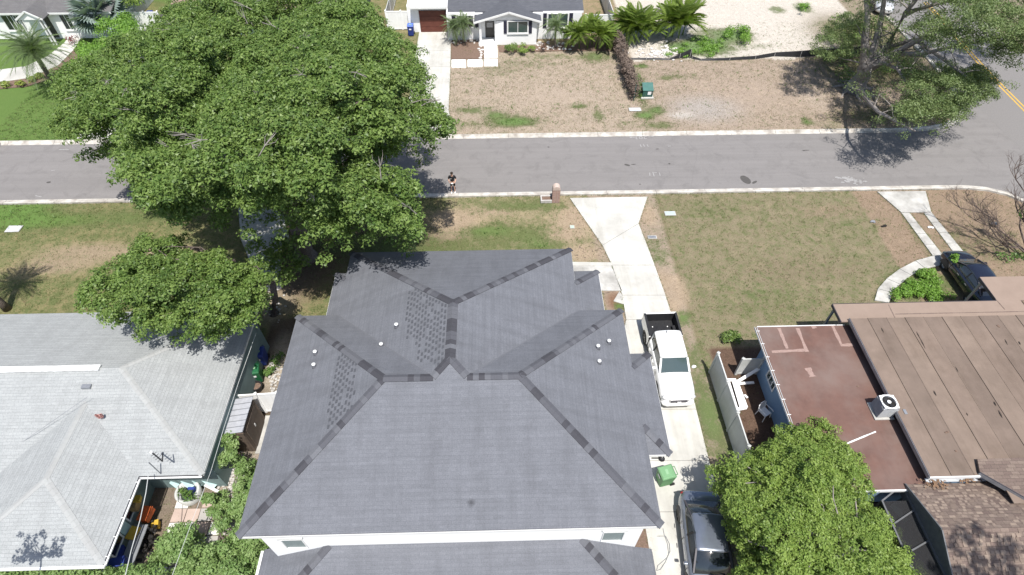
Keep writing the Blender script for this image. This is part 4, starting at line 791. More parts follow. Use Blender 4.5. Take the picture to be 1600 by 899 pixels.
# valleys: shallow metal-lined creases
for a, b in (((A2, Y1, ZE), vl), ((B2, Y1, ZE), vr)):
    g = G(); g.beam(Vector(a)+Vector((0, 0, .004)), Vector(b)+Vector((0, 0, .004)), .1, .012); obj('valley', g, m_caps[3], house)
_d = ray(736, 786); _k = (Y0*K-ZE+CAM_H)/(_d.y*K-_d.z); soot(m_roof_x, tuple(Vector((0, 0, CAM_H))+_d*_k), .17)
# walls
g = G(); g.box(-8.92, 5.0, Y0+.09, Y1-.6, 0, ZE-.075); obj('wall', g, m_whitewall, house)
g = G(); g.box(-7.1, 2.95, Y1-.6, YN2-.6, 0, ZE-.075); obj('wall', g, m_whitewall, house)
fascia(house, [(A2, Y1, ZE-.07), (A2, YN2, ZE-.07), (B2, YN2, ZE-.07), (B2, Y1, ZE-.07)], .16, m_white)
fascia(house, [(X1, Y1, ZE-.07), (X1, Y0, ZE-.07), (X0, Y0, ZE-.07), (X0, Y1, ZE-.07)], .17, m_white)
g = G(); g.box(X0+.02, X1-.02, Y0+.02, Y1-.02, ZE-.13, ZE-.11); obj('soffit', g, m_white, house)
# rear windows
for (pa, pb, pc) in (((437.5, 843), (472, 842.5), 851.5), ((943, 831), (977.5, 829.5), 840)):
    a = at_y(*pa, Y0+.09); b = at_y(*pb, Y0+.09); c = at_y(pa[0]+3, pc, Y0+.09)
    opening(house, (a.x, Y0+.088, c.z-.35), (1, 0, 0), b.x-a.x, a.z-c.z+.35, .03, m_white, mat('blind_behind_glass', (.24, .29, .285), (.19, .235, .23), 6, .25), 0)
    g = G(); g.box(a.x-.06, b.x+.06, Y0+.02, Y0+.088, a.z+.12, a.z+.2); obj('window_head', g, m_vinyl, house)
# single storey rear roof
ZL = 3.97; zc = 2.92; yl0 = Y0+.09; low = 4.25; kk = K
xl, xr_ = -6.72, 2.85; ex0, ex1 = -9.62, 5.72; el = ZL-kk*(xl-ex0)
yb_ = yl0-(ZL-el)/kk
roof_plane(house, [(xl, yl0, ZL), (xr_, yl0, ZL), (ex1, yb_, el), (ex0, yb_, el)], m_roof_x, name='lower_roof')
roof_plane(house, [(xl, yl0, ZL), (ex0, yb_, el), (ex0, yl0+.35, el), (-8.92, yl0+.35, zc-.02), (-8.92, yl0, zc-.02)], m_roof_y, name='lower_roof')
roof_plane(house, [(xr_, yl0, ZL), (5.0, yl0, zc-.02), (ex1, yl0, el), (ex1, yb_, el)], m_roof_y, name='lower_roof')
caps(house, (ex0, yb_, el), (xl, yl0, ZL), True, n_sp=.24); caps(house, (ex1, yb_, el), (xr_, yl0, ZL), True, n_sp=.24)
g = G(); g.box(ex0+.6, ex1-.6, yb_+.5, yl0, 0, el-.05); obj('wall', g, m_whitewall, house)
fascia(house, [(ex0, yl0+.3, el-.03), (ex0, yb_, el-.03)], .16, m_black); g = G(); g.beam((ex0-.07, yl0+.3, el-.05), (ex0-.07, yb_, el-.05), .1, .1); obj('gutter', g, m_white, house)
fascia(house, [(ex1, yl0-.1, el-.03), (ex1, yb_, el-.03)], .14, m_darkmetal)
# roof penetrations
for px, py, h in ((620, 511, .22), (596, 540, .12), (493.5, 553, .2), (491.5, 573, .2), (934, 544, .2), (951, 536, .2), (936, 567, .16)):
    best = None
    for P, m in RP:
        a, b, c = Vector(P[0]), Vector(P[1]), Vector(P[2]); n_ = (b-a).cross(c-a).normalized(); d_ = ray(px, py); o_ = Vector((0, 0, CAM_H)); t_ = (a-o_).dot(n_)/d_.dot(n_); q = o_+d_*t_
        if inpoly(np.array([q.x]), np.array([q.y]), [(v[0], v[1]) for v in P])[0]: best = q
    if best is None: best = at(px, py, 6.4)
    g = G(); g.lathe([(.05, -.05), (.05, h*.7), (.085, h*.72), (.08, h*.72+.06), (.0, h*.72+.085)], best, 12); vp_ = obj('vent_pipe', g, m_white, house, smooth=True); g = G(); g.lathe([(.12, -.06), (.11, .02), (.05, .06)], best, 12); obj('flashing', g, m_caps[1], vp_)
# rough lifted tabs where the shingles are still unsealed
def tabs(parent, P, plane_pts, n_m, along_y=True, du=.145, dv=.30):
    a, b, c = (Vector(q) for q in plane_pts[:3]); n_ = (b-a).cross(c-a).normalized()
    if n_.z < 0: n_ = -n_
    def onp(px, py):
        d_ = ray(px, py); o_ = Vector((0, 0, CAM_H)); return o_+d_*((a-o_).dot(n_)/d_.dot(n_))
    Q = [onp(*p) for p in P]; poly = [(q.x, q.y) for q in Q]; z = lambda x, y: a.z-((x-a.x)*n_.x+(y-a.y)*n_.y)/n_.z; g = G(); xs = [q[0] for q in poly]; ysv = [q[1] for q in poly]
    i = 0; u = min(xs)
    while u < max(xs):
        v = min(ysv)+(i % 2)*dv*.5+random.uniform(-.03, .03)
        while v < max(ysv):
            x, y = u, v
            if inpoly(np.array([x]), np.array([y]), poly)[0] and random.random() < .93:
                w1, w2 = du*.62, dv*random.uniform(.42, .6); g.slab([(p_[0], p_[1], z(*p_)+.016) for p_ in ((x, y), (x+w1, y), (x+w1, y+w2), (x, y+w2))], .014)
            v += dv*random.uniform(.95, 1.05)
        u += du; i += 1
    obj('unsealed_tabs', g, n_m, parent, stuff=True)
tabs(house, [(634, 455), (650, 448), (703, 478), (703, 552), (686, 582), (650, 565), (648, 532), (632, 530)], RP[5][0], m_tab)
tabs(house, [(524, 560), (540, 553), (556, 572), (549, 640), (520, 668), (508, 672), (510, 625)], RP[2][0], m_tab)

# outside lamp arm on the east wall
t = thing('wall_lamp', 'dark gooseneck lamp on the white wall above the green bin', 'lamp', (5.0, 9.6, 4.6))
g = G(); a = at(1018, 716, 4.6); b_ = at(1034, 716, 4.6); g.tube([a, b_], .03, 6); obj('arm', g, m_black, t); g = G(); g.lathe([(.02, .1), (.09, .06), (.14, -.05), (.12, -.06)], b_, 12); obj('lamp_shade', g, m_black, t)
g = G(); pts = [at(x, y, .06) for x, y in ((1027, 838), (1040, 838), (1046, 850), (1047, 862), (1042, 872), (1034, 879), (1028, 884), (1026, 892), (1032, 890), (1040, 878), (1045, 866), (1043, 850), (1038, 836), (1036, 826))]
g.tube(pts, .014, 5); single('garden_cable', g, m_greymetal, 'thin grey cable looped on the bright driveway', 'cable')

# ------------------------------------------------------------------ left neighbour: pale grey roofed house
KL = .335; LX1, LY0, LY1, ZLE = -13.02, 10.8, 19.9, 2.7; LH = (LY1-LY0)/2; LZR = ZLE+KL*LH; LYM = (LY0+LY1)/2; LX0 = -31.
WX1, WY0 = -15.72, 7.22; WH = 3.1; WX = WX1-WH; WZ = ZLE+KL*WH; WX0 = WX-WH
lh = thing('grey_roof_house', 'single storey teal house under a pale grey shingled hip roof', 'house', (-18, 14, 0))
jy = LY0+(WZ-ZLE)/KL
rp = [([(LX0, LY1, ZLE), (LX1, LY1, ZLE), (LX1-LH, LYM, LZR), (LX0, LYM, LZR)], m_grey_x), ([(LX1, LY0, ZLE), (LX1, LY1, ZLE), (LX1-LH, LYM, LZR)], m_grey_y),
      ([(WX1, LY0, ZLE), (LX1, LY0, ZLE), (LX1-LH, LYM, LZR), (LX0, LYM, LZR), (LX0, LY0, ZLE), (WX0, LY0, ZLE), (WX, jy, WZ)], m_grey_x),
      ([(WX1, WY0, ZLE), (WX1, LY0, ZLE), (WX, jy, WZ), (WX, WY0+WH, WZ)], m_grey_y), ([(WX0, WY0, ZLE), (WX, WY0+WH, WZ), (WX, jy, WZ), (WX0, LY0, ZLE)], m_grey_y), ([(WX0, WY0, ZLE), (WX1, WY0, ZLE), (WX, WY0+WH, WZ)], m_grey_x)]
for p, m in rp: roof_plane(lh, p, m, .08)
mcl = [mat('pale_cap_a', (.33, .335, .33), (.30, .305, .30), 12, .95), mat('pale_cap_b', (.35, .355, .35), (.31, .32, .315), 12, .95)]
for a, b in (((LX1, LY0, ZLE), (LX1-LH, LYM, LZR)), ((LX1, LY1, ZLE), (LX1-LH, LYM, LZR)), ((WX1, WY0, ZLE), (WX, WY0+WH, WZ)), ((WX0, WY0, ZLE), (WX, WY0+WH, WZ))): caps(lh, a, b, True, n_sp=.28, wd=.13, mats=mcl, k=KL, lift=-.012)
caps(lh, (WX, WY0+WH, WZ), (WX, jy, WZ), False, n_sp=.28, wd=.13, mats=mcl, k=KL, lift=-.012)
g = G(); g.beam((LX0, LYM, LZR+.03), (LX1-LH-.95, LYM, LZR+.03), .3, .07); obj('ridge_vent', g, mat('bright_ridge', (.80, .80, .79), (.66, .67, .66), 5, .6, big=(2.5, (.45, .45, .44))), lh)
g = G(); q = at(137, 606, 3.9); g.box(q.x-.2, q.x+.2, q.y-.1, q.y+.1, 3.75, 4.05); obj('roof_vent', g, m_greymetal, lh)
g = G(); g.beam(at(55, 677, 3.45), at(137, 620, 4.2), (.012), .01); g.beam(at(22, 700, 3.0), at(55, 677, 3.45), .012, .01); obj('roof_stain_line', g, m_greymetal, lh)  # thin grey strips added in place of soft dark stain lines
g = G(); q = at(153, 651, 3.75)
for i in range(9): a = q+Vector((random.uniform(-.14, .14), random.uniform(-.1, .1), -.1)); g.box(a.x, a.x+.07, a.y, a.y+.05, a.z, a.z+.2)
obj('red_crumb', g, mat('faded_red', (.42, .20, .18), (.35, .2, .18), 9, .9), lh, stuff=True)
g = G(); g.box(LX0, LX1-.07, LY0+.6, LY1-.5, 0, ZLE-.11); obj('wall', g, m_teal, lh)
g = G(); g.box(WX0+.5, WX1-.75, WY0+.5, LY0+.6, 0, ZLE-.09); obj('wall', g, m_teal, lh)
g = G(); g.box(LX0, LX1-.01, LY0+.01, LY1-.01, ZLE-.10, ZLE-.086); g.box(WX0, WX1-.01, WY0+.01, LY0+.02, ZLE-.101, ZLE-.087); obj('soffit', g, m_teal, lh)
fascia(lh, [(WX1, WY0, ZLE-.04), (WX1, LY0, ZLE-.04), (LX1, LY0, ZLE-.04)], .18, m_darkmetal, .04); g = G()
g.beam((WX1+.09, WY0, ZLE-.03), (WX1+.09, LY0-.09, ZLE-.03), .06, .06); g.beam((WX1+.06, LY0-.09, ZLE-.03), (LX1, LY0-.09, ZLE-.03), .06, .06); g.beam((LX0, WY0-.06, ZLE-.03), (WX1+.09, WY0-.06, ZLE-.03), .1, .08); obj('gutter', g, m_white, lh)
for i in range(5): g = G(); y = WY0+.3+i*.75; g.box(WX1-.02, WX1+.12, y, y+.03, ZLE+.0, ZLE+.015); obj('gutter_strap', g, m_white, lh)
fascia(lh, [(LX1, LY0, ZLE-.04), (LX1, LY1, ZLE-.04)], .12, m_white, .03)
for y in (8.0, 9.5): opening(lh, (WX1-.748, y, .9), (0, -1, 0) if False else (0, 1, 0), .9, 1.1, .06, m_white, m_glass, 0)
g = G(); g.box(WX1-.76, WX1-.70, 8.95, 9.4, .05, 2.1); obj('door', g, m_tealb, lh)
# antenna
t = thing('roof_antenna', 'small dark TV antenna mast above the pale roof edge', 'antenna', at(252, 742, 2.8)); b0 = at(252, 741, 2.7)
g = G(); g.tube([b0, b0+Vector((0, 0, 1.15))], .025, 6); obj('mast', g, m_greymetal, t)
g = G(); a = at(237, 707, 3.9); b_ = at(254, 721, 3.9); g.tube([a, b_], .03, 6); c = at(254, 708, 3.9); g.tube([b_+Vector((0, -.0, 0)), c], .025, 6)
for k in range(4): s = a.lerp(b_, .2+.2*k); g.tube([s+Vector((.08, .1, 0)), s-Vector((.08, .1, 0))], .012, 4)
obj('boom', g, m_black, t)
g = G(); g.blob(a+Vector((0, 0, .02)), (.07, .07, .07), 5); obj('finial', g, m_white, t)
# service cables
for (lb, P) in (('white service cable sagging beside the teal wall', [(400, 521, 4.5), (372, 600, 4.3), (350, 668, 4.2), (330, 735, 4.2), (300, 815, 4.4), (268, 902, 4.8), (240, 975, 5.2)]), ('thick white cable crossing the covered porch opening', [(232, 741, 3.2), (228, 770, 3.4), (219, 812, 3.6), (205, 860, 3.9), (196, 899, 4.1), (180, 960, 4.5)])):
    g = G(); g.tube([at(*p) for p in P], .009 if 'thick' not in lb else .017, 6); single('service_cable', g, m_vinyl, lb, 'cable')
# shed
t = thing('garden_shed', 'small brown shed with ribbed grey metal roof', 'shed', at(380, 690)); zt = 2.0
c = [at(366, 622, zt), at(391, 621, zt+.12), at(376, 681, zt+.12), at(351, 677, zt)]; cx0, cx1, cy0, cy1 = c[0].x-.02, c[1].x+.06, c[3].y, c[0].y
zr = lambda x: 1.86+.22*(x-cx0)/(cx1-cx0)
for i in range(6):
    y0 = cy0+(cy1-cy0)*i/6; y1 = cy0+(cy1-cy0)*(i+1)/6; g = G(); g.slab([(cx0-.03, y0, zr(cx0)+.006*(i % 2)), (cx1+.05, y0, zr(cx1)+.006*(i % 2)), (cx1+.05, y1-.015, zr(cx1)+.006*(i % 2)), (cx0-.03, y1-.015, zr(cx0)+.006*(i % 2))], .02); obj('roof_panel', g, mat('shed_metal', (.40, .41, .44), (.33, .34, .37), 4, .5), t)
    g = G(); g.beam((cx0-.03, y1, zr(cx0)+.01), (cx1+.05, y1, zr(cx1)+.01), .025, .03); obj('roof_rib', g, m_greymetal, t)
g = G(); g.box(cx0, cx1, cy0+.03, cy1-.03, 0, 1.85); obj('wall', g, m_rust, t); g = G(); g.box(cx1, cx1+.03, cy0+.25, cy1-.3, .08, 1.7); obj('door', g, mat('shed_door', (.13, .10, .08), (.09, .07, .055), 3, .8), t)
g = G(); g.box(cx1+.031, cx1+.045, cy0+.9, cy0+.98, .9, 1.1); obj('handle', g, m_white, t)
g = G(); g.box(cx1-.02, cx1+.6, cy0-.1, cy1+.1, 0, .04); obj('threshold', g, m_conc2, t)
def vinyl(name, label, a, b, h, npan, group=None, post=True, lean=Vector((0, 0, 0)), mt=None):
    a, b = Vector(a), Vector(b); t = thing(name, label, 'fence', a, 0, group); mt = mt or m_vinyl; d = (b-a)/npan; L = d.length; u = d.normalized()
    for i in range(npan):
        p, q = a+d*i, a+d*(i+1); g = G(); nb = max(3, int(L/.28))
        for k in range(nb): s, e = p+u*(L*k/nb+.004), p+u*(L*(k+1)/nb-.002); g.beam(s+Vector((0, 0, h*.5+.03))+lean*.5, e+Vector((0, 0, h*.5+.03))+lean*.5, .035, h-.2)
        obj('fence_panel', g, mt, t); g = G(); g.beam(p+Vector((0, 0, h-.05))+lean, q+Vector((0, 0, h-.05))+lean, .06, .1); g.beam(p+Vector((0, 0, .1)), q+Vector((0, 0, .1)), .06, .12); obj('rail', g, mt, t)
    if post:
        for i in range(npan+1):
            p = a+d*i; g = G(); g.beam(p, p+Vector((0, 0, h+.05))+lean, .125, .125, up=(1, 0, 0)); o = obj('fence_post', g, mt, t); g = G(); q = p+Vector((0, 0, h+.05))+lean; g.lathe([(.1, 0), (.1, .02), (0, .08)], q, 4); obj('post_cap', g, mt, o)
    return t
fa = at(366, 618, 1.75); fb = at(432, 614, 1.75); vinyl('vinyl_fence', 'bright white fence behind the small metal roofed shed', (fa.x, fa.y, 0), (fb.x, fb.y, 0), 1.75, 2, mt=m_whitewall)
# bins and odds between the houses
def bin_(label, p, rz, m, lidm, h=1.05, w=.58, d=.68, group=None, openl=False):
    t = thing('wheelie_bin', label, 'bin', p, rz, group); g = G()
    a = w*.42; b = d*.42; A_ = w*.5; B_ = d*.5; z = h-.08
    g.add([(-a, -b, .06), (a, -b, .06), (a, b, .06), (-a, b, .06), (-A_, -B_, z), (A_, -B_, z), (A_, B_, z), (-A_, B_, z)], [(3, 2, 1, 0), (4, 5, 6, 7), (0, 1, 5, 4), (1, 2, 6, 5), (2, 3, 7, 6), (3, 0, 4, 7)]); obj('body', g, m, t, local=True, bevel=.03)
    g = G(); g.add([(-A_-.02, -B_-.03, z), (A_+.02, -B_-.03, z), (A_+.02, B_+.02, z), (-A_-.02, B_+.02, z), (-A_*.9, -B_*.9, z+.07), (A_*.9, -B_*.9, z+.07), (A_*.9, B_*.8, z+.09), (-A_*.9, B_*.8, z+.09)], [(3, 2, 1, 0), (4, 5, 6, 7), (0, 1, 5, 4), (1, 2, 6, 5), (2, 3, 7, 6), (3, 0, 4, 7)]); l = obj('lid', g, lidm, t, local=True, bevel=.02)
    g = G(); g.box(-.12, .12, -.09, .1, z+.076, z+.082); obj('emblem', g, mat('bin_emblem', (.25, .42, .25), (.2, .36, .2), 9, .5), l, local=True)
    g = G(); g.tube([(-.2, B_+.1, z-.02), (.2, B_+.1, z-.02)], .018, 6); g.tube([(-.2, B_, z-.02), (-.2, B_+.1, z-.02)], .018, 6); g.tube([(.2, B_, z-.02), (.2, B_+.1, z-.02)], .018, 6); obj('handle', g, m, t, local=True)
    for s in (-1, 1): g = G(); g.tube([(s*(a-.02), B_-.02, .12), (s*(a+.05), B_-.02, .12)], .12, 12); obj('wheel', g, m_tyre, t, local=True)
    g = G(); g.box(-.12, .1, -B_-.012, -B_+.0, z-.32, z-.2); obj('sticker', g, m_white, t, local=True)
    return t
bin_('light green lidded wheelie bin on the bright driveway', at(1036, 752), -1.35, m_green, mat('green_lid', (.17, .33, .17), (.14, .28, .14), 4, .5, obj=True), w=.64, d=.68, h=1.08)
bin_('dark green bin by the teal wall', at(405, 592), .2, m_greendk, m_greendk)
GB = 'blue bins by the teal wall'
bin_('blue bin just above the dark green bin', at(412, 566), .1, m_bluebin, m_bluebin, group=GB)
bin_('blue bin partly hidden behind the other blue bin', at(405, 553), -.2, m_bluebin, m_bluebin, group=GB)
bin_('bright blue bin beside the brown garage door', at(643, 55), 0, m_bluebin, mat('blue_lid', (.10, .17, .50), (.08, .14, .42), 4, .5))
t = thing('plant_pot', 'round black plastic pot below the dark green bin', 'pot', at(404, 609)); g = G(); g.lathe([(.2, 0), (.27, .38), (.30, .38), (.30, .42), (.25, .42), (.22, .3), (0, .3)], at(404, 609), 16); obj('pot', g, m_black, t); g = G(); g.lathe([(.24, .31), (0, .33)], at(404, 609), 12); obj('soil', g, m_mulch, t)
# stones along the side yard
g = G()
for i in range(420):
    r_ = random.random(); px, py = ((random.gauss(365, 9), random.uniform(690, 800)) if r_ < .45 else (random.gauss(430, 6), random.uniform(560, 640)) if r_ < .7 else (random.gauss(428, 8), random.gauss(478, 14)) if r_ < .82 else (random.uniform(340, 385), random.uniform(730, 850)))
    p = at(px, py); s = random.uniform(.03, .11); g.blob(p+Vector((0, 0, s*.2)), (s, s*random.uniform(.6, 1), s*.6), 3, seed=i)
stuff('loose_stones', g, m_stone, 'pale loose stones scattered through the side yard', 'stones')
g = G()
for i in range(260):
    px, py = (random.gauss(1030, 18), random.gauss(83, 6)) if i < 150 else (random.uniform(704, 757), random.uniform(58, 70)) if i < 190 else (random.gauss(752, 2), random.uniform(64, 92)) if i < 215 else (random.uniform(838, 900), random.uniform(66, 78))
    p = at(px, py); s = random.uniform(.06, .2); g.blob(p+Vector((0, 0, s*.15)), (s, s*random.uniform(.6, 1), s*.5), 3, seed=i)
stuff('white_rubble', g, mat('limestone', (.66, .63, .60), (.5, .47, .44), 5, .9), 'white limestone lumps along beds and sandy lot', 'stones')
# patio of pavers and the clutter on it
pat = bpy.data.objects.new('patio', None); C.objects.link(pat); pat['kind'] = 'structure'
pv = [mat('paver_%s' % n, c, tuple(x*.85 for x in c), 2, .9) for n, c in (('pale', (.56, .53, .49)), ('white', (.68, .66, .62)), ('pink', (.46, .36, .31)), ('grey', (.40, .38, .355)))]
pp = at(270, 790); 
for i in range(6):
    for j in range(6):
        x0 = -15.2+i*.62; y0 = 7.3+j*.62
        if random.random() < .95: obj('paver', G().slab([(x0, y0, .04+random.uniform(0, .012)), (x0+.58, y0+random.uniform(-.02, .02), .04), (x0+.58, y0+.58, .045), (x0+random.uniform(-.02, .02), y0+.58, .045)], .06), random.choice(pv), pat)
t = thing('ring_planter', 'round white ring planter on the pavers', 'planter', at(299, 775)); q = at(299, 774); g = G(); g.lathe([(.52, 0), (.55, .5), (.50, .53), (.42, .5), (.40, .1), (0, .1)], q, 28); obj('ring', g, m_vinyl, t, smooth=True)
g = G(); g.lathe([(.41, .14), (0, .16)], q, 20); obj('murky_water', g, glass('murky_water', (.06, .08, .10), .1), t)
g = G(); g.box(q.x-.1, q.x+.2, q.y+.0, q.y+.25, .15, .35); obj('sunken_block', g, m_bluebin, t)
def crate(label, px, py, z, s, m, rz=.1, cat='crate', name='crate', group=None):
    p = at(px, py, z); t = thing(name, label, cat, p, rz, group); g = G(); x, y, h = s; g.box(-x/2, x/2, -y/2, y/2, 0, .03)
    for a in ((-x/2, x/2, -y/2, -y/2+.03), (-x/2, x/2, y/2-.03, y/2), (-x/2, -x/2+.03, -y/2+.031, y/2-.031), (x/2-.03, x/2, -y/2+.031, y/2-.031)): g.box(*a, .03, h)
    obj('box', g, m, t, local=True); g = G(); g.box(-x/2-.02, x/2+.02, -y/2-.02, y/2+.02, h, h+.03); obj('rim', g, m, t, local=True); return t
crate('tan box on the upper shelf under the pale roof', 213, 792, 1.0, (.35, .45, .4), m_tan); crate('yellow box stacked above the tan box', 216, 782, 1.35, (.3, .25, .2), m_yel)
crate('orange lidded tub at the porch edge', 231, 806, .5, (.42, .6, .3), m_orange, -.1); crate('mustard yellow tub low on the porch', 215, 838, .5, (.4, .5, .4), m_yel, -.2)
crate('small yellow bucket out in the sun on the pavers', 246, 822, .05, (.26, .3, .25), m_yel, .3, 'bucket'); crate('blue tub under the roof corner', 188, 868, .5, (.5, .5, .4), m_bluebin)
crate('bright blue crate at the gutter corner with white straps', 187, 882, 1.2, (.6, .35, .3), m_bluebin, .2); crate('dark blue tub against the teal wall', 343, 748, .0, (.4, .35, .5), m_bluebin, .1)
t = thing('work_table', 'long grey work table under the pale roof', 'table', (-15.9, 8.4, 0)); g = G(); g.box(-16.2, -15.65, 7.5, 9.4, .82, .87); obj('tabletop', g, m_greymetal, t)
for x, y in ((-16.15, 7.55), (-15.72, 7.55), (-16.15, 9.33), (-15.72, 9.33)): g = G(); g.box(x-.025, x+.025, y-.025, y+.025, 0, .82); obj('leg', g, m_greymetal, t)
for i, (x0, y0, x1, y1, lb) in enumerate(((268, 751, 284, 763, 'westernmost bright teal board by the wall'), (286, 749, 300, 762, 'teal board next to the ring planter'), (303, 748, 316, 758, 'short teal board right of the ring planter'), (318, 747, 336, 761, 'teal board at the house corner'))):
    a, b = at(x0, y0, .7), at(x1, y1, .2); g = G(); g.beam(a, b, .28, .04); single('teal_board', g, m_tealb, lb, 'board', 'teal boards by the wall')
g = G(); g.beam(at(320, 758, .3), at(348, 772, .1), .12, .05); single('white_plank', g, m_white, 'short white plank at the end of the teal boards', 'plank')
g = G()
for i in range(60): p = at(random.gauss(228, 7), random.gauss(850, 14), random.uniform(.05, .5)); s = random.uniform(.05, .18); g.box(p.x, p.x+s, p.y, p.y+s*.7, p.z-.05, p.z+s*.5)
stuff('porch_clutter', g, m_dark, 'dark jumbled clutter under the porch roof', 'clutter')

# ------------------------------------------------------------------ right neighbour: blue house with flat red and brown roofs
bh = thing('blue_house', 'blue house with flat red and brown tar strip roofs', 'house', (18, 14, 0)); ZRED, ZBR = 2.65, 3.25
n0, n1 = at(1184, 511, ZRED), at(1330, 505, ZRED); sw = at(1415, 766, ZRED); YS_ = sw.y; XW = (at(1184, 511, ZRED).x+at(1240, 668, ZRED).x)/2
bw = at(1330, 498, ZBR); bs = at(1450, 745, ZBR); XB = (bw.x+bs.x)/2; YBN, YBS = bw.y, bs.y
g = G(); g.slab([(XW, YS_, ZRED), (XB+.6, YS_, ZRED), (XB+.6, n0.y, ZRED), (XW, n0.y, ZRED)], .14); obj('red_roof', g, m_red, bh)
g = G(); g.box(XW+.45, XB+8.5, YS_+.5, n0.y-.55, 0, ZRED-.15); obj('wall', g, m_blue, bh)
fascia(bh, [(XW, n0.y, ZRED+.035), (XB, n0.y, ZRED+.035)], .16, m_white, .04); fascia(bh, [(XW+.3, YS_, ZRED+.02), (XB+.3, YS_, ZRED+.02)], .16, m_white, .05)
g = G(); xg = XW-.07
g.box(xg-.06, xg-.045, YS_, n0.y, ZRED-.1, ZRED+.02); g.box(xg+.045, xg+.06, YS_, n0.y, ZRED-.1, ZRED+.0); g.box(xg-.044, xg+.044, YS_, n0.y, ZRED-.1, ZRED-.085); gu = obj('gutter', g, m_white, bh)
for i in range(10): g = G(); y = n0.y-.3-i*.8; g.box(xg-.055, xg+.12, y, y+.03, ZRED+.02, ZRED+.032); obj('gutter_strap', g, m_white, gu, local=False)
g = G(); g.box(xg-.04, xg+.04, YS_, n0.y, ZRED-.084, ZRED-.05); obj('gutter_leaves', g, m_mulch, bh)
def onroof(L, z, w, name, m, parent, h=.004):
    for i, (a, b) in enumerate(L):
        g = G(); A_, B_ = at(*a, z), at(*b, z); n = 5; d = (B_-A_).normalized(); l = Vector((-d.y, d.x, 0)); P = [A_.lerp(B_, k/n) for k in range(n+1)]; W_ = [w*random.uniform(.35, .62) for _ in P]
        g.slab([p-l*q+Vector((0, 0, h+.002*i)) for p, q in zip(P, W_)]+[p+l*q+Vector((0, 0, h+.002*i)) for p, q in reversed(list(zip(P, W_)))], h+.004); obj(name, g, m, parent)
onroof([((1206, 550), (1262, 547)), ((1246, 513), (1261, 550)), ((1217, 513), (1230, 545)), ((1300, 508), (1315, 540)), ((1313, 540), (1333, 539)), ((1268, 512), (1275, 511))], ZRED, .17, 'sealant_patch', m_redpatch, bh)
onroof([((1262, 575), (1270, 589))], ZRED, .3, 'sealant_patch', m_redpatch, bh)
onroof([((1322, 694), (1368, 675))], ZRED+.02, .06, 'white_pipe', m_white, bh, .03); onroof([((1337, 713), (1343, 720))], ZRED+.02, .12, 'white_pipe', m_white, bh, .02)
# window in the west wall
a = at_x(1198, 585, XW+.44); b_ = at_x(1211, 606, XW+.44); opening(bh, (XW+.448, a.y, min(a.z, b_.z)-.1), (0, -1, 0), abs(a.y-b_.y), .9, .06, m_white, m_glassg, 2)
# brown strips
XR = XB+9.6; nst = 10; sw_ = .96
for i in range(nst):
    x0 = XB+i*sw_; g = G(); z = ZBR+.02*(i % 2)+.006*random.random(); ye = YBS if x0 < at(1530, 742, ZBR).x-.1 else YBS-1.2; g.slab([(x0-.03, ye, z), (x0+sw_, ye, z), (x0+sw_, YBN, z), (x0-.03, YBN, z)], .05); obj('roof_strip', g, m_strip[i % 3], bh)
    if i: g = G(); g.beam((x0-.035, ye, ZBR+.028), (x0-.035, YBN, ZBR+.028), .022, .012); obj('tar_seam', g, m_seam, bh)
g = G(); g.box(XB, XR, YBS, YBN, ZBR-.2, ZBR-.032); obj('roof_deck', g, m_darkmetal, bh)
for x, y, a in ((1377, 512, 8), (1437, 527, 18), (1432, 518, 12), (1493, 573, 9), (1459, 610, 9), (1560, 640, 14), (1553, 627, 8), (1570, 530, 9), (1510, 645, 5), (1592, 533, 6)):
    A_, B_ = at(x, y, ZBR+.04), at(x+a*.5, y+a, ZBR+.04); g = G(); g.slab([A_, A_.lerp(B_, .5)+Vector((.03, 0, 0)), B_, A_.lerp(B_, .45)-Vector((.03, 0, 0))], .008); obj('split_seam', g, m_mark, bh)
for x, y in ((1559, 509), (1561, 511), (1478, 676), (1481, 675), (1494, 705), (1340, 604)): p = at(x, y, ZBR+.03 if x > 1350 else ZRED); g = G(); g.blob(p, (.07, .05, .03), 3, seed=x); obj('debris', g, m_mulch, bh)
# south-west face and fascia
g = G(); g.beam((XB-.02, YBN, ZBR-.06), (XB-.02, YBS, ZBR-.06), .05, .2); obj('fascia', g, m_greymetal, bh); g = G(); g.beam((XB-.015, YBN, ZBR+.035), (XB-.015, YBS, ZBR+.035), .03, .02); obj('drip_edge', g, m_darkmetal, bh)
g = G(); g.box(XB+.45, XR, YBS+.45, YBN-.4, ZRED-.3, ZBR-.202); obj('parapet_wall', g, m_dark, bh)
# northern pale band and the porch over the black car
zb = ZBR-.12; c0 = at(1301, 475, zb); c1 = at(1556, 467, zb); c2 = at(1536, 433, zb)
g = G(); g.slab([(c0.x, YBN-.1, zb), (XR, YBN-.1, zb), (XR, c0.y, zb), (c0.x, c0.y, zb)], .07); obj('porch_roof', g, m_stripn, bh)
g = G(); g.slab([(c1.x, c0.y, zb+.002), (XR+4, c0.y, zb+.002), (XR+4, c2.y, zb+.002), (c1.x, c2.y, zb+.002)], .07); obj('porch_roof', g, m_stripn, bh)
fascia(bh, [(c0.x-.01, YBN-.1, zb), (c0.x-.01, c0.y, zb), (c1.x, c0.y+.01, zb), (c1.x-.01, c2.y, zb)], .17, m_darkmetal, .04)
onroof([((1388, 476), (1399, 498)), ((1399, 491), (1600, 487)), ((1556, 468), (1570, 484))], zb, .05, 'tar_seam', m_bshingle, bh)
for x, y in ((c0.x+.15, c0.y-.15), (c1.x+.15, c2.y-.2)): g = G(); g.box(x-.05, x+.05, y-.05, y+.05, 0, zb-.08); obj('porch_post', g, m_greymetal, bh)
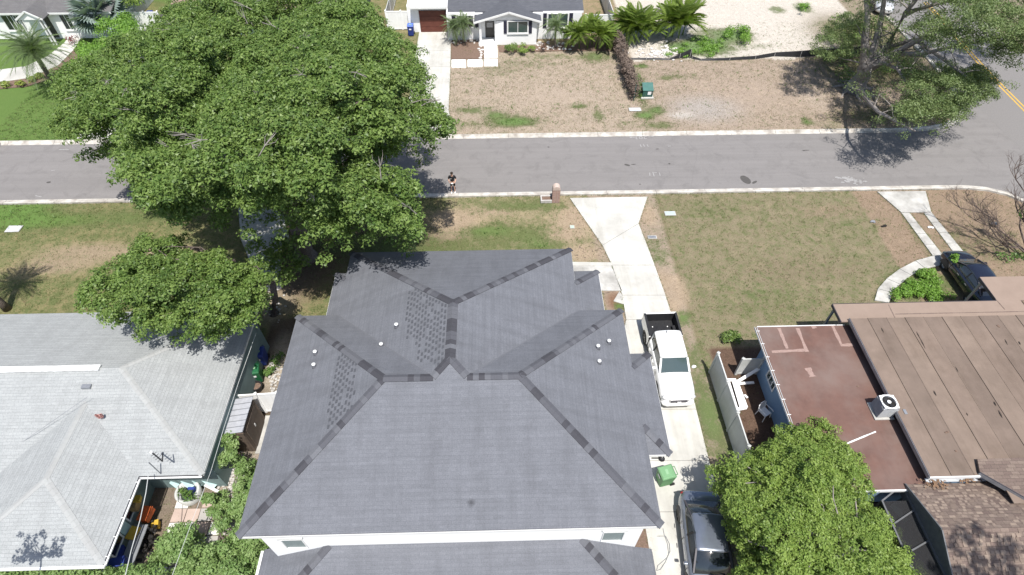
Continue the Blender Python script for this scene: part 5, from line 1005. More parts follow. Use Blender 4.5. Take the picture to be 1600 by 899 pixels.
g = G(); g.box(c0.x+.9, XR, YBN-.5, c0.y-.9, 0, zb-.1); obj('wall', g, m_blue, bh)
# low shingled gable to the south
XG = at(1415, 757, 2.7).x; p0 = at(1415, 757, 2.7); pr_ = at_x(1472, 828, XG); p1 = at_x(1488, 899, XG); XGE = XG+7
sl = (pr_.z-p1.z)/(pr_.y-p1.y); ysth = pr_.y-(pr_.z-1.9)/sl
roof_plane(bh, [(XG, p0.y, p0.z), (XG, pr_.y, pr_.z), (XGE, pr_.y, pr_.z), (XGE, p0.y, p0.z)], m_bshingle, .09, 'shingled_roof')
roof_plane(bh, [(XG, pr_.y, pr_.z), (XG, ysth, 1.9), (XGE, ysth, 1.9), (XGE, pr_.y, pr_.z)], m_bshingle, .09, 'shingled_roof')
# thick shingle tabs laid on both slopes
g = G(); sn = (pr_.z-p0.z)/(p0.y-pr_.y)
def rows(y_a, y_b, z_a, slope, seed):
    rr = random.Random(seed); y = y_a; r_ = 0; st = .135
    while (y-y_b)*(1 if y_a > y_b else -1) > .1:
        dirn = -1 if y_a > y_b else 1; x = XG+.02+(r_ % 2)*.15
        while x < XG+5.2:
            w = rr.uniform(.09, .24)
            if rr.random() < .62: za = z_a+slope*abs(y-y_a); zb2 = za+slope*st; mi = rr.choice((0, 1, 2)); g.slab([(x, y, za+.03), (x+w, y, za+.03), (x+w, y+dirn*st, zb2+.016), (x, y+dirn*st, zb2+.016)], .02, mi)
            x += w+rr.uniform(.0, .16)
        y += dirn*st; r_ += 1
rows(p0.y-.05, pr_.y+.02, p0.z, sn, 3); rows(5.0, pr_.y-.02, pr_.z-sl*(pr_.y-5.0), sl, 5)
o = obj('shingle_tabs', g, [mat('tab_tan', (.235, .18, .145), (.20, .155, .125), 9, .95), mat('tab_brown', (.185, .14, .112), (.15, .115, .095), 9, .95), mat('tab_buff', (.27, .21, .165), (.23, .18, .145), 9, .95)], bh, stuff=True)
g = G(); g.beam((XG-.02, p0.y, p0.z-.02), (XG-.02, pr_.y, pr_.z-.02), .05, .14); g.beam((XG-.02, pr_.y, pr_.z-.021), (XG-.02, ysth, 1.88), .05, .14); obj('rake_board', g, m_alu, bh)
g = G(); g.add([(XG+.05, p0.y, p0.z-.1), (XG+.05, pr_.y, pr_.z-.1), (XG+.05, ysth, 1.85), (XG+.05, ysth, 1.8), (XG+.05, p0.y, 2.0)], [(0, 1, 2, 3, 4)]); obj('gable_screen', g, m_alu, bh)
g = G(); fa = at(1447, 752, 2.85); g.slab([(XB+.05, p0.y+.02, 2.83), (XB+3.6, p0.y+.02, 2.83), (XB+3.6, YBS+.1, 2.85), (XB+.05, YBS+.1, 2.85)], .05); obj('flashing', g, mat('weathered_flashing', (.48, .50, .52), (.34, .36, .38), 3, .7), bh)
g = G(); g.beam((XB, YBS-.02, ZBR-.09), (XB+3.2, YBS-.02, ZBR-.09), .05, .17); obj('fascia', g, m_white, bh)
g = G()
for i in range(130):
    px, py = (random.gauss(1462, 9), random.gauss(757, 4)) if i < 80 else (random.gauss(1515, 9), random.gauss(750, 3)); p = at(px, py, 2.86); s = random.uniform(.03, .08); an = random.uniform(0, 3); g.slab([p+Vector((s*math.cos(an), s*math.sin(an), .01)), p+Vector((-s*.5, s*.4, .02)), p+Vector((-s*math.cos(an), -s*math.sin(an), .01)), p+Vector((s*.5, -s*.4, .015))], .01)
obj('leaf_drift', g, mat('dry_leaves', (.24, .15, .09), (.14, .09, .06), 20, .9), bh, stuff=True)
# higher shingled roof at the right edge
ZH = 3.42; u0 = at(1531, 737, ZH); u1 = at(1600, 776, ZH); dd = (u1-u0); u2 = u0+dd*3; g = G(); g.slab([u0, u2, (u2.x+2, u0.y+.6, ZH), (u0.x+.2, u0.y+.55, ZH)], .09); obj('upper_roof', g, m_bshingle, bh)
g = G(); g.beam(u0+Vector((0, -.03, -.12)), u2+Vector((0, -.03, -.12)), .05, .22); obj('fascia', g, m_greymetal, bh); g = G(); g.beam(u0+Vector((0, -.045, .01)), u2+Vector((0, -.045, .01)), .03, .025); obj('drip_edge', g, m_darkmetal, bh)
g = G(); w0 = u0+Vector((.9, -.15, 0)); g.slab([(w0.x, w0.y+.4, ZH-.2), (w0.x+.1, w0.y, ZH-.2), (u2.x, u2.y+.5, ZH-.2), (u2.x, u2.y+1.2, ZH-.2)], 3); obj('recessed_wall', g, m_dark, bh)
# screen enclosure frame
se = thing('screen_enclosure', 'dark screened porch frame west of the brown gable', 'enclosure', (XG-1, 7.5, 0))
m_screen, t_, p_ = nodes('insect_screen'); p_.inputs['Base Color'].default_value = (.02, .02, .022, 1); p_.inputs['Alpha'].default_value = .62; p_.inputs['Roughness'].default_value = .8
zs = 2.45; ga, gb, gc = at(1416, 776, zs), at(1440, 810, zs), at(1486, 900, zs); wa, wb, wc = at(1378, 783, zs), at(1398, 820, zs), at(1421, 866, zs)
def bm_(a, b, w=.07, nm='frame_beam'): g = G(); g.beam(a, b, w, w); obj(nm, g, m_alu, se)
xe = XG+.02; gy = [p.y for p in (ga, gb, gc)]
E0, E1 = Vector((xe, ga.y+.3, zs)), Vector((xe, 3.5, zs)); W0, W1 = Vector((wa.x, wa.y, zs)), Vector((wa.x, 3.5, zs)); bm_(E0, E1); bm_(W0, W1)
for a, b in ((wb, Vector((xe, at(1435, 797, zs).y, zs))), (wc, Vector((xe, at(1457, 845, zs).y, zs))), (Vector((wa.x, 5.7, zs)), Vector((xe, 5.9, zs))), (W0, E0+Vector((0, .2, 0)))): bm_(Vector((wa.x, a.y, zs)), b, .06)
for y in (wa.y, wb.y, wc.y, 5.7): bm_(Vector((wa.x, y, 0)), Vector((wa.x, y, zs)), .06, 'frame_post')
g = G(); g.add([(wa.x+.03, 3.5, zs-.04), (xe, 3.5, zs-.04), (xe, wa.y, zs-.04), (wa.x+.03, wa.y, zs-.04)], [(0, 1, 2, 3)]); obj('roof_screen', g, m_screen, se)
g = G(); g.add([(wa.x-.01, 3.5, 0), (wa.x-.01, wa.y, 0), (wa.x-.01, wa.y, zs), (wa.x-.01, 3.5, zs)], [(0, 1, 2, 3)]); obj('wall_screen', g, m_screen, se)
g = G(); g.box(wa.x, XGE, 3.5, YS_+.45, 0, .06); obj('floor_slab', g, mat('dark_patio', (.11, .085, .07), (.07, .055, .05), 3, .9), se)
crate('pale blue chest inside the screened porch', 1408, 800, .8, (.5, .8, .4), m_teal, .4, 'chest', 'storage_chest')
# condenser on the red roof
ac = thing('air_conditioner', 'grey condenser unit with top fan on the red roof', 'air conditioner', (0, 0, 0)); q = [at(1372, 618, ZRED+.92), at(1407, 637, ZRED+.92)]
OFF[ac.name] = Vector((0, 0, 0)); ax = (q[0].x+q[1].x)/2+.02; ay = (q[0].y+q[1].y)/2; ac.location = (ax, ay, ZRED+.01)
g = G(); g.box(-.45, .45, -.45, .45, 0, .06); obj('pad', g, m_conc2, ac, local=True); g = G(); g.box(-.35, .35, -.35, .35, .06, .79); obj('cabinet', g, m_greymetal, ac, local=True, bevel=.06)
g = G()
for k in range(18):
    z = .12+k*.038
    for a in ((-.36, .36, -.362, -.352), (-.36, .36, .352, .362), (-.362, -.352, -.34, .34), (.352, .362, -.34, .34)): g.box(*a, z, z+.016)
obj('louvres', g, mat('louvre_grey', (.38, .39, .40), (.33, .34, .35), 4, .5), ac, local=True, stuff=True)
g = G(); ro = [(.385, 0)]; vs = []; n = 32
for z in (.84, .89):
    for k in range(n):
        a = 2*math.pi*k/n; cx, sx = math.cos(a), math.sin(a); s = .37/max(abs(cx), abs(sx))*(.97 if abs(abs(cx)-abs(sx)) > .35 else .9); vs.append((cx*s, sx*s, z))
for z in (.889, .86):
    for k in range(n): a = 2*math.pi*k/n; vs.append(((.305)*math.cos(a), .305*math.sin(a), z))
fs = [(L*n+k, L*n+(k+1) % n, (L+1)*n+(k+1) % n, (L+1)*n+k) for L in range(3) for k in range(n)]; g.add(vs, fs); obj('top_cover', g, m_white, ac, local=True)
g = G(); g.lathe([(.30, .80), (0, .80)], n=24); obj('fan_well', g, m_dark, ac, local=True)
for k in range(4):
    g = G(); a = k*math.pi/2+.4; c, s = math.cos(a), math.sin(a); rt = lambda x, y, z: (x*c-y*s, x*s+y*c, z); g.slab([rt(.06, -.03, .83), rt(.24, -.12, .84), rt(.25, .08, .81), rt(.06, .05, .815)], .006); obj('fan_blade', g, m_black, ac, local=True)
g = G(); g.lathe([(.085, .85), (.085, .885), (0, .89)], n=16); obj('motor_hub', g, m_white, ac, local=True)
g = G()
for k in range(5): r0 = .10+k*.048; g.tube([(r0*math.cos(a), r0*math.sin(a), .888) for a in [2*math.pi*j/24 for j in range(25)]], (.0025), 4, cap=False)
obj('wire_guard', g, m_darkmetal, ac, local=True)
g = G(); P = [Vector((ax+.36, ay-.1, ZRED+.25)), Vector((ax+.5, ay-.25, ZRED+.1)), Vector((ax+.66, ay-.3, ZRED+.3)), Vector((ax+.78, ay-.2, ZRED+.75))]; g.tube(P, .03, 6); obj('line_set', g, m_black, ac, local=False); bpy.context.view_layer.update(); ac.children[-1].location = -ac.location
g = G(); g.box(.62, .75, -.5, -.25, .35, .62); obj('disconnect_box', g, m_greymetal, ac, local=True)

# fence, leaning panel, chair beside the blue house
f0, f1 = at(1108.5, 582.4), at(1150, 730); vinyl('vinyl_fence', 'long white vinyl privacy fence beside the driveway verge', f0, (f0.x+.12, at(1150, 760).y-.6, 0), 1.83, 4)
a, b_ = at(1149, 585), at(1182, 584); vinyl('vinyl_fence', 'short white gate panel reaching the blue wall', a, (XW+.42, a.y+.02, 0), 1.45, 1)
def plank(label, a, b, w, z0, z1, cat='board', name='fallen_board'):
    g = G(); g.beam(at(*a, z0), at(*b, z1), w, .05); return single(name, g, m_whitewall, label, cat)
plank('white board propped from the fence toward the blue wall', (1150, 598), (1186, 576), .16, .25, .55); plank('white board lying level below the propped one', (1150, 600), (1178, 598), .14, .12, .12)
t = thing('broken_fence_panel', 'white fence frame lying flat on brown soil', 'frame', at(1150, 620)); cs = [(1137, 594), (1150, 594), (1166, 637), (1151, 640)]
for i in range(4): g = G(); g.beam(at(*cs[i], .12+.01*(i % 2)), at(*cs[(i+1) % 4], .12+.01*(i % 2)), .17, .05); obj('frame_bar', g, m_whitewall, t)
g = G(); g.beam(at(1148, 597, .2), at(1160, 637, .2), .28, .03); obj('slat', g, m_whitewall, t)
ch = thing('garden_chair', 'white plastic garden chair beside the blue wall', 'chair', at(1191, 650), .5); g = G(); g.slab([(-.22, -.22, .43), (.22, -.22, .43), (.22, .22, .41), (-.22, .22, .41)], .03); obj('seat', g, m_whitewall, ch, local=True)
for k in range(5): g = G(); x = -.2+k*.085; g.slab([(x, .2, .42), (x+.06, .2, .42), (x+.06, .3, .85), (x, .3, .85)], .02); obj('back_slat', g, m_whitewall, ch, local=True)
g = G(); g.tube([(-.24, .22, .42), (-.24, .3, .8), (-.12, .33, .9), (.12, .33, .9), (.24, .3, .8), (.24, .22, .42)], .022, 6); obj('back_frame', g, m_whitewall, ch, local=True)
for s in (-1, 1):
    g = G(); g.tube([(s*.24, .26, .62), (s*.25, -.2, .64), (s*.25, -.24, .6)], .022, 6); obj('arm', g, m_whitewall, ch, local=True)
    for y in (-.22, .22): g = G(); g.tube([(s*.21, y, .42), (s*.26, y*1.15, 0)], .022, 6); obj('leg', g, m_whitewall, ch, local=True)
g = G(); g.beam(at(1163, 617, .05), at(1168, 622, .05), .12, .03); single('white_scrap', g, m_white, 'small white scrap on the brown soil by the frame', 'scrap')
for (lb, P) in (('white sheet scrap seen through the bright green tree', [(1318, 868), (1326, 862), (1340, 876), (1330, 882)]), ('small white panel above the sheet scrap in the tree gap', [(1333, 846), (1339, 841), (1346, 850), (1344, 862), (1336, 858)])):
    g = G(); g.slab([at(x, y, .35) for x, y in P], .04); single('white_sheet', g, m_white, lb, 'sheet')
g = G(); g.add([(at(1250, 840).x, 3.0, .004), (15.4, 3.0, .004), (15.4, 9.7, .004), (at(1250, 840).x, 9.7, .004)], [(0, 1, 2, 3)]); struct('mulch_bed', g, m_mulch)

# ------------------------------------------------------------------ white house across the street
wh = thing('white_house', 'white single storey house with porch gable and brown garage door', 'house', (2, 56, 0)); ZF = 2.6; WY = 55.05
ge0, ge1 = at(640, 12, 2.65), at(700, 12, 2.65); GY = at(658, 50.5).y
g = G(); g.box(at(646, 50, 0).x-.35, -4.75, GY, 66, 0, 2.5); obj('garage_wall', g, m_whitewall, wh)
roof_plane(wh, [(ge0.x, ge0.y, 2.68), (-4.66, ge0.y, 2.68), (-4.66, 70, 5.2), (ge0.x, 70, 5.2)], mat('white_tile_roof', (.56, .56, .58), (.50, .50, .52), 5, .7, bscale=6, bdist=.03), .1, 'garage_roof')
fascia(wh, [(ge0.x, ge0.y, 2.66), (-4.66, ge0.y, 2.66)], .16, m_white)
gx0, gx1 = at(658, 50.5).x, -4.9; gdr = obj('garage_door', G().box(gx0, gx1, GY-.06, GY-.01, .02, 2.1), m_wood, wh)
for j in range(4):
    for i in range(2): g = G(); w_ = (gx1-gx0)/2; g.box(gx0+i*w_+.03, gx0+(i+1)*w_-.03, GY-.085, GY-.06, .05+j*.52, .05+(j+1)*.52-.035); obj('door_panel', g, m_wood, gdr)
g = G(); g.box(-4.75, 7.9, WY, 66, 0, 2.5); obj('wall', g, m_whitewall, wh)
roof_plane(wh, [(-4.63, 55.2, ZF), (8.05, 55.2, ZF), (8.05, 70, 6.6), (-4.63, 70, 6.6)], m_far_dark, .1, 'main_roof')
g = G(); g.box(-4.6, -2.1, 55.12, 55.19, ZF-.2, ZF-.02); g.box(4.25, 8.04, 55.12, 55.19, ZF-.2, ZF-.02); obj('fascia', g, m_white, wh)
# porch block with low gable
py0 = 53.95; pxa, pxb = at(750, 71).x, at(838, 70).x; apx = at(795, 14, 3.3).x
doorx0, doorx1 = at(757, 57).x, at(775, 57).x
g = G(); g.box(doorx1+.05, pxb, py0, WY+.1, 0, 2.35); obj('wall', g, m_whitewall, wh)
g = G(); g.add([(pxa-.1, py0, 2.3), (pxb+.05, py0, 2.3), (apx, py0, 3.05), (pxa-.1, py0+.15, 2.3), (pxb+.05, py0+.15, 2.3), (apx, py0+.15, 3.05)], [(0, 1, 2), (5, 4, 3), (0, 2, 5, 3), (2, 1, 4, 5), (1, 0, 3, 4)]); obj('gable_wall', g, m_whitewall, wh)
for a, b in (((pxa-.45, 2.28), (apx, 3.18)), ((apx, 3.18), (pxb+.4, 2.28))):
    roof_plane(wh, [(a[0], py0-.25, a[1]), (b[0], py0-.25, b[1]), (b[0], 58, b[1]), (a[0], 58, a[1])], m_far_dark, .08, 'porch_roof')
    g = G(); g.beam((a[0], py0-.27, a[1]-.05), (b[0], py0-.27, b[1]-.05), .05, .17); obj('rake_board', g, m_white, wh)
g = G(); g.box(pxa-.02, pxa+.2, py0+.02, py0+.24, 0, 2.3); obj('porch_post', g, m_white, wh); g = G(); g.box(doorx1-.1, doorx1+.1, py0-.01, py0+.2, 0, 2.29); obj('porch_post', g, m_white, wh)
g = G(); g.box(pxa-.1, doorx1+.1, py0-.25, WY, 0, .22); obj('porch_step', g, m_whitewall, wh)
dr_ = obj('front_door', G().box(doorx0+.12, doorx1-.15, WY-.05, WY-.005, .22, 2.2), m_door, wh); g = G(); g.box(doorx0+.25, doorx1-.28, WY-.06, WY-.051, 1.2, 1.95); obj('door_lite', g, m_glass, dr_); g = G(); g.box(doorx0+.2, doorx0+.25, WY-.09, WY-.05, 1.0, 1.2); obj('handle', g, m_black, dr_)
def shut(x0, x1, y, z0, z1): obj('shutter', G().box(x0, x1, y-.05, y-.005, z0, z1), mat('navy_shutter', (.025, .025, .045), (.03, .03, .05), 5, .6), wh)
a, b_ = at(791, 50).x, at(827, 50).x; a, b_ = at_y(793, 33, py0), at_y(825, 52, py0); opening(wh, (a.x, py0-.002, b_.z), (1, 0, 0), b_.x-a.x, a.z-b_.z, .07, m_white, m_glassg, 1, sill=True); shut(a.x-.36, a.x-.06, py0, b_.z, a.z); shut(b_.x+.06, b_.x+.36, py0, b_.z, a.z)
a, b_ = at_y(856, 21, WY), at_y(887, 43, WY); opening(wh, (a.x, WY-.002, b_.z), (1, 0, 0), b_.x-a.x, a.z-b_.z, .07, m_white, m_glassg, 1, sill=True); shut(a.x-.42, a.x-.08, WY, b_.z, a.z); shut(b_.x+.08, b_.x+.42, WY, b_.z, a.z)
a, b_ = at_y(713, 24, WY), at_y(741, 43, WY); opening(wh, (a.x, WY-.002, b_.z), (1, 0, 0), b_.x-a.x, a.z-b_.z, .07, m_white, m_glass, 2, sill=True); shut(b_.x+.1, b_.x+.42, WY, b_.z, a.z); shut(a.x-.45, a.x-.1, WY, b_.z, a.z)
g = G(); g.box(7.5, 8.3, 59, 60, 0, 1.3); obj('side_box', g, m_greymetal, wh)
a = at(645, 47); vinyl('vinyl_fence', 'white fence with gate left of the garage', (at(607, 45).x, GY+.6, 0), (ge0.x+.35, GY+.6, 0), 1.8, 2, mt=m_whitewall)
vinyl('vinyl_fence', 'white side fence running back behind the green crown', (at(607, 45).x, GY+.7, 0), (at(607, 45).x+.1, 68, 0), 1.8, 4)
a = at(941, 55); vinyl('vinyl_fence', 'white fence panel behind the broad areca clump', (8.4, GY-.6, 0), (at(957, 55).x, GY-.6, 0), 1.8, 1, mt=m_whitewall)
vinyl('vinyl_fence', 'grey white side fence running back by the palms', (at(957, 55).x, GY-.5, 0), (at(957, 55).x-.2, 68, 0), 1.8, 4)

# far left house with the small gabled porch
fh = thing('far_grey_house', 'white house with grey roof and small gabled porch', 'house', (-43, 57, 0)); FY = 56.4
g = G(); g.box(-52, -36.3, FY-.1, 68, 0, 2.5); obj('wall', g, m_whitewall, fh); roof_plane(fh, [(-52, 56.0, 2.6), (-35.9, 56.0, 2.6), (-35.9, 68, 5.6), (-52, 68, 5.6)], m_far_grey, .1, 'main_roof'); fascia(fh, [(-52, 55.98, 2.58), (-35.9, 55.98, 2.58)], .16, m_white)
l_, c_, r2 = at(24, 31, 2.5), at(57, 4, 3.35), at(66, 31, 2.5); c_.x = (l_.x+r2.x)/2
roof_plane(fh, [(l_.x, l_.y, 2.5), (c_.x, l_.y, 3.25), (c_.x, 60, 3.25), (l_.x, 60, 2.5)], m_far_grey, .08, 'porch_roof'); roof_plane(fh, [(c_.x, l_.y, 3.25), (r2.x, l_.y, 2.5), (r2.x, 60, 2.5), (c_.x, 60, 3.25)], m_far_grey, .08, 'porch_roof')
g = G(); g.beam((l_.x, l_.y-.02, 2.46), (c_.x, l_.y-.02, 3.21), .05, .15); g.beam((c_.x, l_.y-.02, 3.21), (r2.x, l_.y-.02, 2.46), .05, .15); obj('rake_board', g, m_white, fh)
g = G(); g.add([(l_.x+.1, l_.y+.1, 2.42), (r2.x-.1, l_.y+.1, 2.42), (c_.x, l_.y+.1, 3.15)], [(0, 1, 2)]); obj('gable_wall', g, m_whitewall, fh)
for x in (l_.x+.2, r2.x-.2, r2.x-.5): g = G(); g.box(x-.06, x+.06, l_.y+.15, l_.y+.27, 0, 2.44); obj('porch_post', g, m_white, fh)
for px, pw in ((3, 1.2), (19, .9), (94, 1.0)): a = at_y(px, 30, FY-.1); opening(fh, (a.x, FY-.102, .8), (1, 0, 0), pw, 1.5, .08, m_white, m_glass, 1, sill=True)
g = G(); g.box(r2.x-1.3, r2.x-.5, FY-.16, FY-.1, .1, 2.1); obj('front_door', g, m_door, fh)
# plain brown roofed house and sheds glimpsed at the top edge behind the crowns
oh = thing('brown_roof_house', 'pinkish brown roofed house behind the crowns at the top', 'house', (-26, 60, 0)); q0 = at(262, 16, 2.7); q1 = at(340, 16, 2.7)
g = G(); g.box(q0.x+.4, -13.4, q0.y+.6, 74, 0, 2.6); obj('wall', g, m_teal, oh); roof_plane(oh, [(q0.x, q0.y, 2.7), (-13, q0.y, 2.7), (-13, 74, 5.6), (q0.x, 74, 5.6)], mat('pinkish_shingles', (.30, .21, .17), (.25, .18, .15), 6, .9), .1, 'roof'); fascia(oh, [(q0.x, q0.y, 2.68), (-13, q0.y, 2.68)], .15, m_white)
for x in (-24, -20, -16.5): opening(oh, (x, q0.y+.598, .8), (1, 0, 0), 1.4, 1.2, .07, m_white, m_glass, 1)
a = at(217, 30); vinyl('vinyl_fence', 'white fence run at the top left behind the hedge', (a.x, a.y-2.2, 0), (a.x-.4, 70, 0), 1.8, 5, mt=m_vinyl)
vinyl('vinyl_fence', 'white fence facing the street left of the brown roof', (at(222, 48).x-.4, at(222, 48).y, 0), (at(258, 48).x, at(222, 48).y, 0), 1.8, 2, mt=m_whitewall)
bin_('blue bin behind the white fence at the top left', at(240, 35), .1, m_bluebin, m_bluebin)

# ------------------------------------------------------------------ vehicles
def loft(g, st, m=0):
    """st: list of (y, half profile [(x,z) from bottom centre outward to top centre])"""
    k = len(st[0][1]); full = []
    for y, pf in st: full.append([(x, y, z) for x, z in pf]+[(-x, y, z) for x, z in reversed(pf[1:-1])])
    n = len(full[0]); vs = [p for r in full for p in r]; fs = [(i*n+j, i*n+(j+1) % n, (i+1)*n+(j+1) % n, (i+1)*n+j) for i in range(len(st)-1) for j in range(n)]
    fs += [tuple(range(n-1, -1, -1)), tuple(range((len(st)-1)*n, len(st)*n))]; g.add(vs, fs, m); return g
def wheel(t, x, y, r=.34, w=.22):
    g = G(); s = 1 if x > 0 else -1; prof = [(r*.62, -w/2), (r*.95, -w/2), (r, -w/2+.04), (r, w/2-.04), (r*.95, w/2), (r*.62, w/2)]; n = 20
    def ax(prof, n): vs = [(x+q*s, y+a*math.cos(2*math.pi*k/n), r+a*math.sin(2*math.pi*k/n)) for a, q in prof for k in range(n)]; return vs, [(i*n+k, i*n+(k+1) % n, (i+1)*n+(k+1) % n, (i+1)*n+k) for i in range(len(prof)-1) for k in range(n)]
    g.add(*ax(prof, n)); wo = obj('wheel', g, m_tyre, t, local=True); g = G(); g.add(*ax([(r*.63, -w/2+.02), (r*.63, w/2-.03), (r*.55, w/2-.05), (0, w/2-.05)], n)); 
    for k in range(5): a = 2*math.pi*k/5; c, s_ = math.cos(a), math.sin(a); g.beam((x+s*(w/2-.035), y+c*.05, r+s_*.05), (x+s*(w/2-.035), y+c*r*.58, r+s_*r*.58), .02, .07, up=(1, 0, 0))
    obj('rim', g, m_rim, wo, local=True)
def carpaint(name, c, metal=.3, rough=.28):
    if name in _M: return _M[name]
    m, t, p = nodes(name); p.inputs['Metallic'].default_value = metal; p.inputs['Roughness'].default_value = rough; p.inputs['Coat Weight'].default_value = 1; p.inputs['Coat Roughness'].default_value = .05
    v = t.nodes.new('ShaderNodeTexCoord').outputs['Object']; t.links.new(mixc(t, ramp(t, noise(t, v, 3, 4), .35, .75), c, tuple(x*.86 for x in c)), p.inputs['Base Color']); _M[name] = m; return m
def sedan(name, label, loc, rz, paint, cat='car', L=4.75, Wd=1.84, suv=0.):
    t = thing(name, label, cat, loc, rz); h = Wd/2; q = L/4.75; u = suv
    def sec(y, w, zb, zs, zt, tw, cr): return (y*q, [(0, zb), (w*.82, zb), (w*.97, zb+.12), (w, (zb+zs)/2), (w*.965, zs), (tw*1.03, zt-.03), (tw*.9, zt), (0, zt+cr)])
    st = [sec(-2.36, h*.72, .36, .70, .86+u*.6, h*.62, .02), sec(-2.28, h*.86, .26, .74, .96+u*.8, h*.74, .03), sec(-2.0, h*.96, .22, .80, 1.0+u, h*.80, .03), sec(-1.45, h, .2, .84, 1.0+u, h*.82, .03), sec(-.5, h, .2, .86, .98+u, h*.84, .02), sec(.5, h, .2, .85, .96+u, h*.84, .02), sec(1.05, h, .2, .83, .95+u*.8, h*.83, .04), sec(1.6, h*.985, .2, .79, .88+u*.7, h*.8, .05), sec(2.05, h*.93, .22, .70, .78+u*.5, h*.72, .05), sec(2.28, h*.80, .26, .60, .68+u*.4, h*.6, .04), sec(2.37, h*.62, .32, .5, .56+u*.3, h*.46, .02)]
    g = loft(G(), st); obj('body', g, paint, t, local=True, smooth=True, sub=2)
    zr_ = 1.43+u; g = loft(G(), [(-1.82*q, [(0, .9), (h*.8, .9), (h*.78, .95+u), (h*.72, 1.0+u), (0, 1.02+u)]), (-1.12*q, [(0, .9), (h*.86, .9), (h*.84, .97+u), (h*.66, zr_-.08), (0, zr_-.02)]), (-.3*q, [(0, .9), (h*.87, .9), (h*.85, .97+u), (h*.67, zr_-.02), (0, zr_+.02)]), (.35*q, [(0, .9), (h*.87, .9), (h*.85, .96+u), (h*.65, zr_-.06), (0, zr_-.01)]), (1.22*q, [(0, .88), (h*.83, .88), (h*.8, .94+u*.8), (h*.72, .98+u*.8), (0, 1.0+u*.8)])])
    obj('window_glass', g, m_glass, t, local=True, smooth=True)
    g = loft(G(), [(y_*q, [(0, zr_-.08+d_), (h*.62, zr_-.12+d_), (h*.71, zr_-.08+d_), (h*.67, zr_-.02+d_), (h*.4, zr_+.025+d_), (0, zr_+.04+d_)]) for y_, d_ in ((-1.16, -.055), (-1.10, -.045), (-.6, .0), (-.1, .005), (.38, -.03), (.46, -.045))])
    obj('roof', g, paint, t, local=True, smooth=True, sub=1)
    for s in (-1, 1):
        for a, b in (((.66, .34, zr_-.08), (.81, 1.2, .965+u*.8)), ((.66, -1.03, zr_-.1), (.79, -1.82, .98+u)), ((.68, -.3, zr_-.05), (.86, -.32, .95+u))):
            g = G(); g.beam((s*h*a[0], a[1]*q, a[2]), (s*h*b[0], b[1]*q, b[2]), .07, .045); obj('pillar', g, m_darkmetal if a[1] != -.3 else m_black, t, local=True)
        g = G(); g.box(*(sorted((s*h*.99, s*(h+.17)))), .78*q, .9*q, .92+u, 1.04+u); obj('mirror', g, paint, t, local=True, bevel=.03)
        for y in (-1.42, 1.4):
            wheel(t, s*(h-.12), y*q, .33+u*.15); g = G(); n = 14; R_ = .40+u*.15; g.add([(s*(h+.004), y*q+R_*math.cos(math.pi*k/n), .3+R_*math.sin(math.pi*k/n)) for k in range(n+1)]+[(s*(h-.2), y*q+R_*math.cos(math.pi*k/n), .3+R_*math.sin(math.pi*k/n)) for k in range(n+1)], [(k, k+1, k+n+2, k+n+1) for k in range(n)]+[tuple(range(n+1))]); obj('wheel_arch', g, m_black, t, local=True)
        g = G(); g.blob((s*h*.66, 2.18*q, .62+u*.4), (.16, .1, .07), 5); obj('headlight', g, m_glassg, t, local=True, smooth=True); g = G(); g.blob((s*h*.74, -2.24*q, .78+u*.6), (.15, .06, .06), 5); obj('tail_light', g, mat('tail_light_red', (.25, .02, .02), (.2, .02, .02), 5, .3), t, local=True, smooth=True)
        for y0 in (-.95, -.28, .95): g = G(); g.box(*(sorted((s*(h-.006), s*(h+.002)))), y0*q-.007, y0*q+.007, .3, .86+u); obj('door_gap', g, m_black, t, local=True)
        for y0 in (-.8, .05): g = G(); g.box(*(sorted((s*(h-.01), s*(h+.03)))), y0*q, y0*q+.18, .78+u, .81+u); obj('door_handle', g, m_rim, t, local=True)
    g = G(); g.box(-h*.42, h*.42, 2.27*q, 2.36*q, .4, .56+u*.2); obj('grille', g, m_black, t, local=True, bevel=.02); g = G(); g.box(-.22, .22, -2.385*q, -2.35*q, .5, .62); obj('licence_plate', g, m_white, t, local=True)
    g = G(); g.tube([(-.5, 1.24*q, .99+u*.8), (-.1, 1.12*q, 1.03+u*.8)], .012, 4); g.tube([(.05, 1.24*q, .99+u*.8), (.45, 1.12*q, 1.03+u*.8)], .012, 4); obj('wiper', g, m_black, t, local=True)
    return t
def soil_on(t): pass
sedan('sedan', 'slate grey sedan parked beside the bright green tree', (8.57, 7.95, .035), math.pi-.085, carpaint('slate_paint', (.20, .225, .275), .55, .25), Wd=2.02)
sedan('coupe', 'shiny black car half hidden under the brown porch roof', (28.35, 23.0, .03), 0, carpaint('black_paint', (.012, .014, .028), .2, .2), L=4.6, Wd=1.85)
sedan('parked_car', 'dark blue car glimpsed through the far tree crown', (at(204, 170).x, at(204, 165).y, .035), 0, carpaint('navy_paint', (.015, .02, .05), .3, .25))
sedan('parked_car', 'pale car behind the live oak limbs at the top', (at(1375, 12).x, at(1375, 10).y, 0), 2.9, carpaint('pale_silver_paint', (.6, .6, .6), .3, .3), suv=.15)
sedan('parked_car', 'dark car nose just entering at the left kerb', (at(-6, 232).x-2.2, at(-6, 232).y-.3, 0), -math.pi/2, carpaint('ink_paint', (.012, .013, .02), .2, .25))
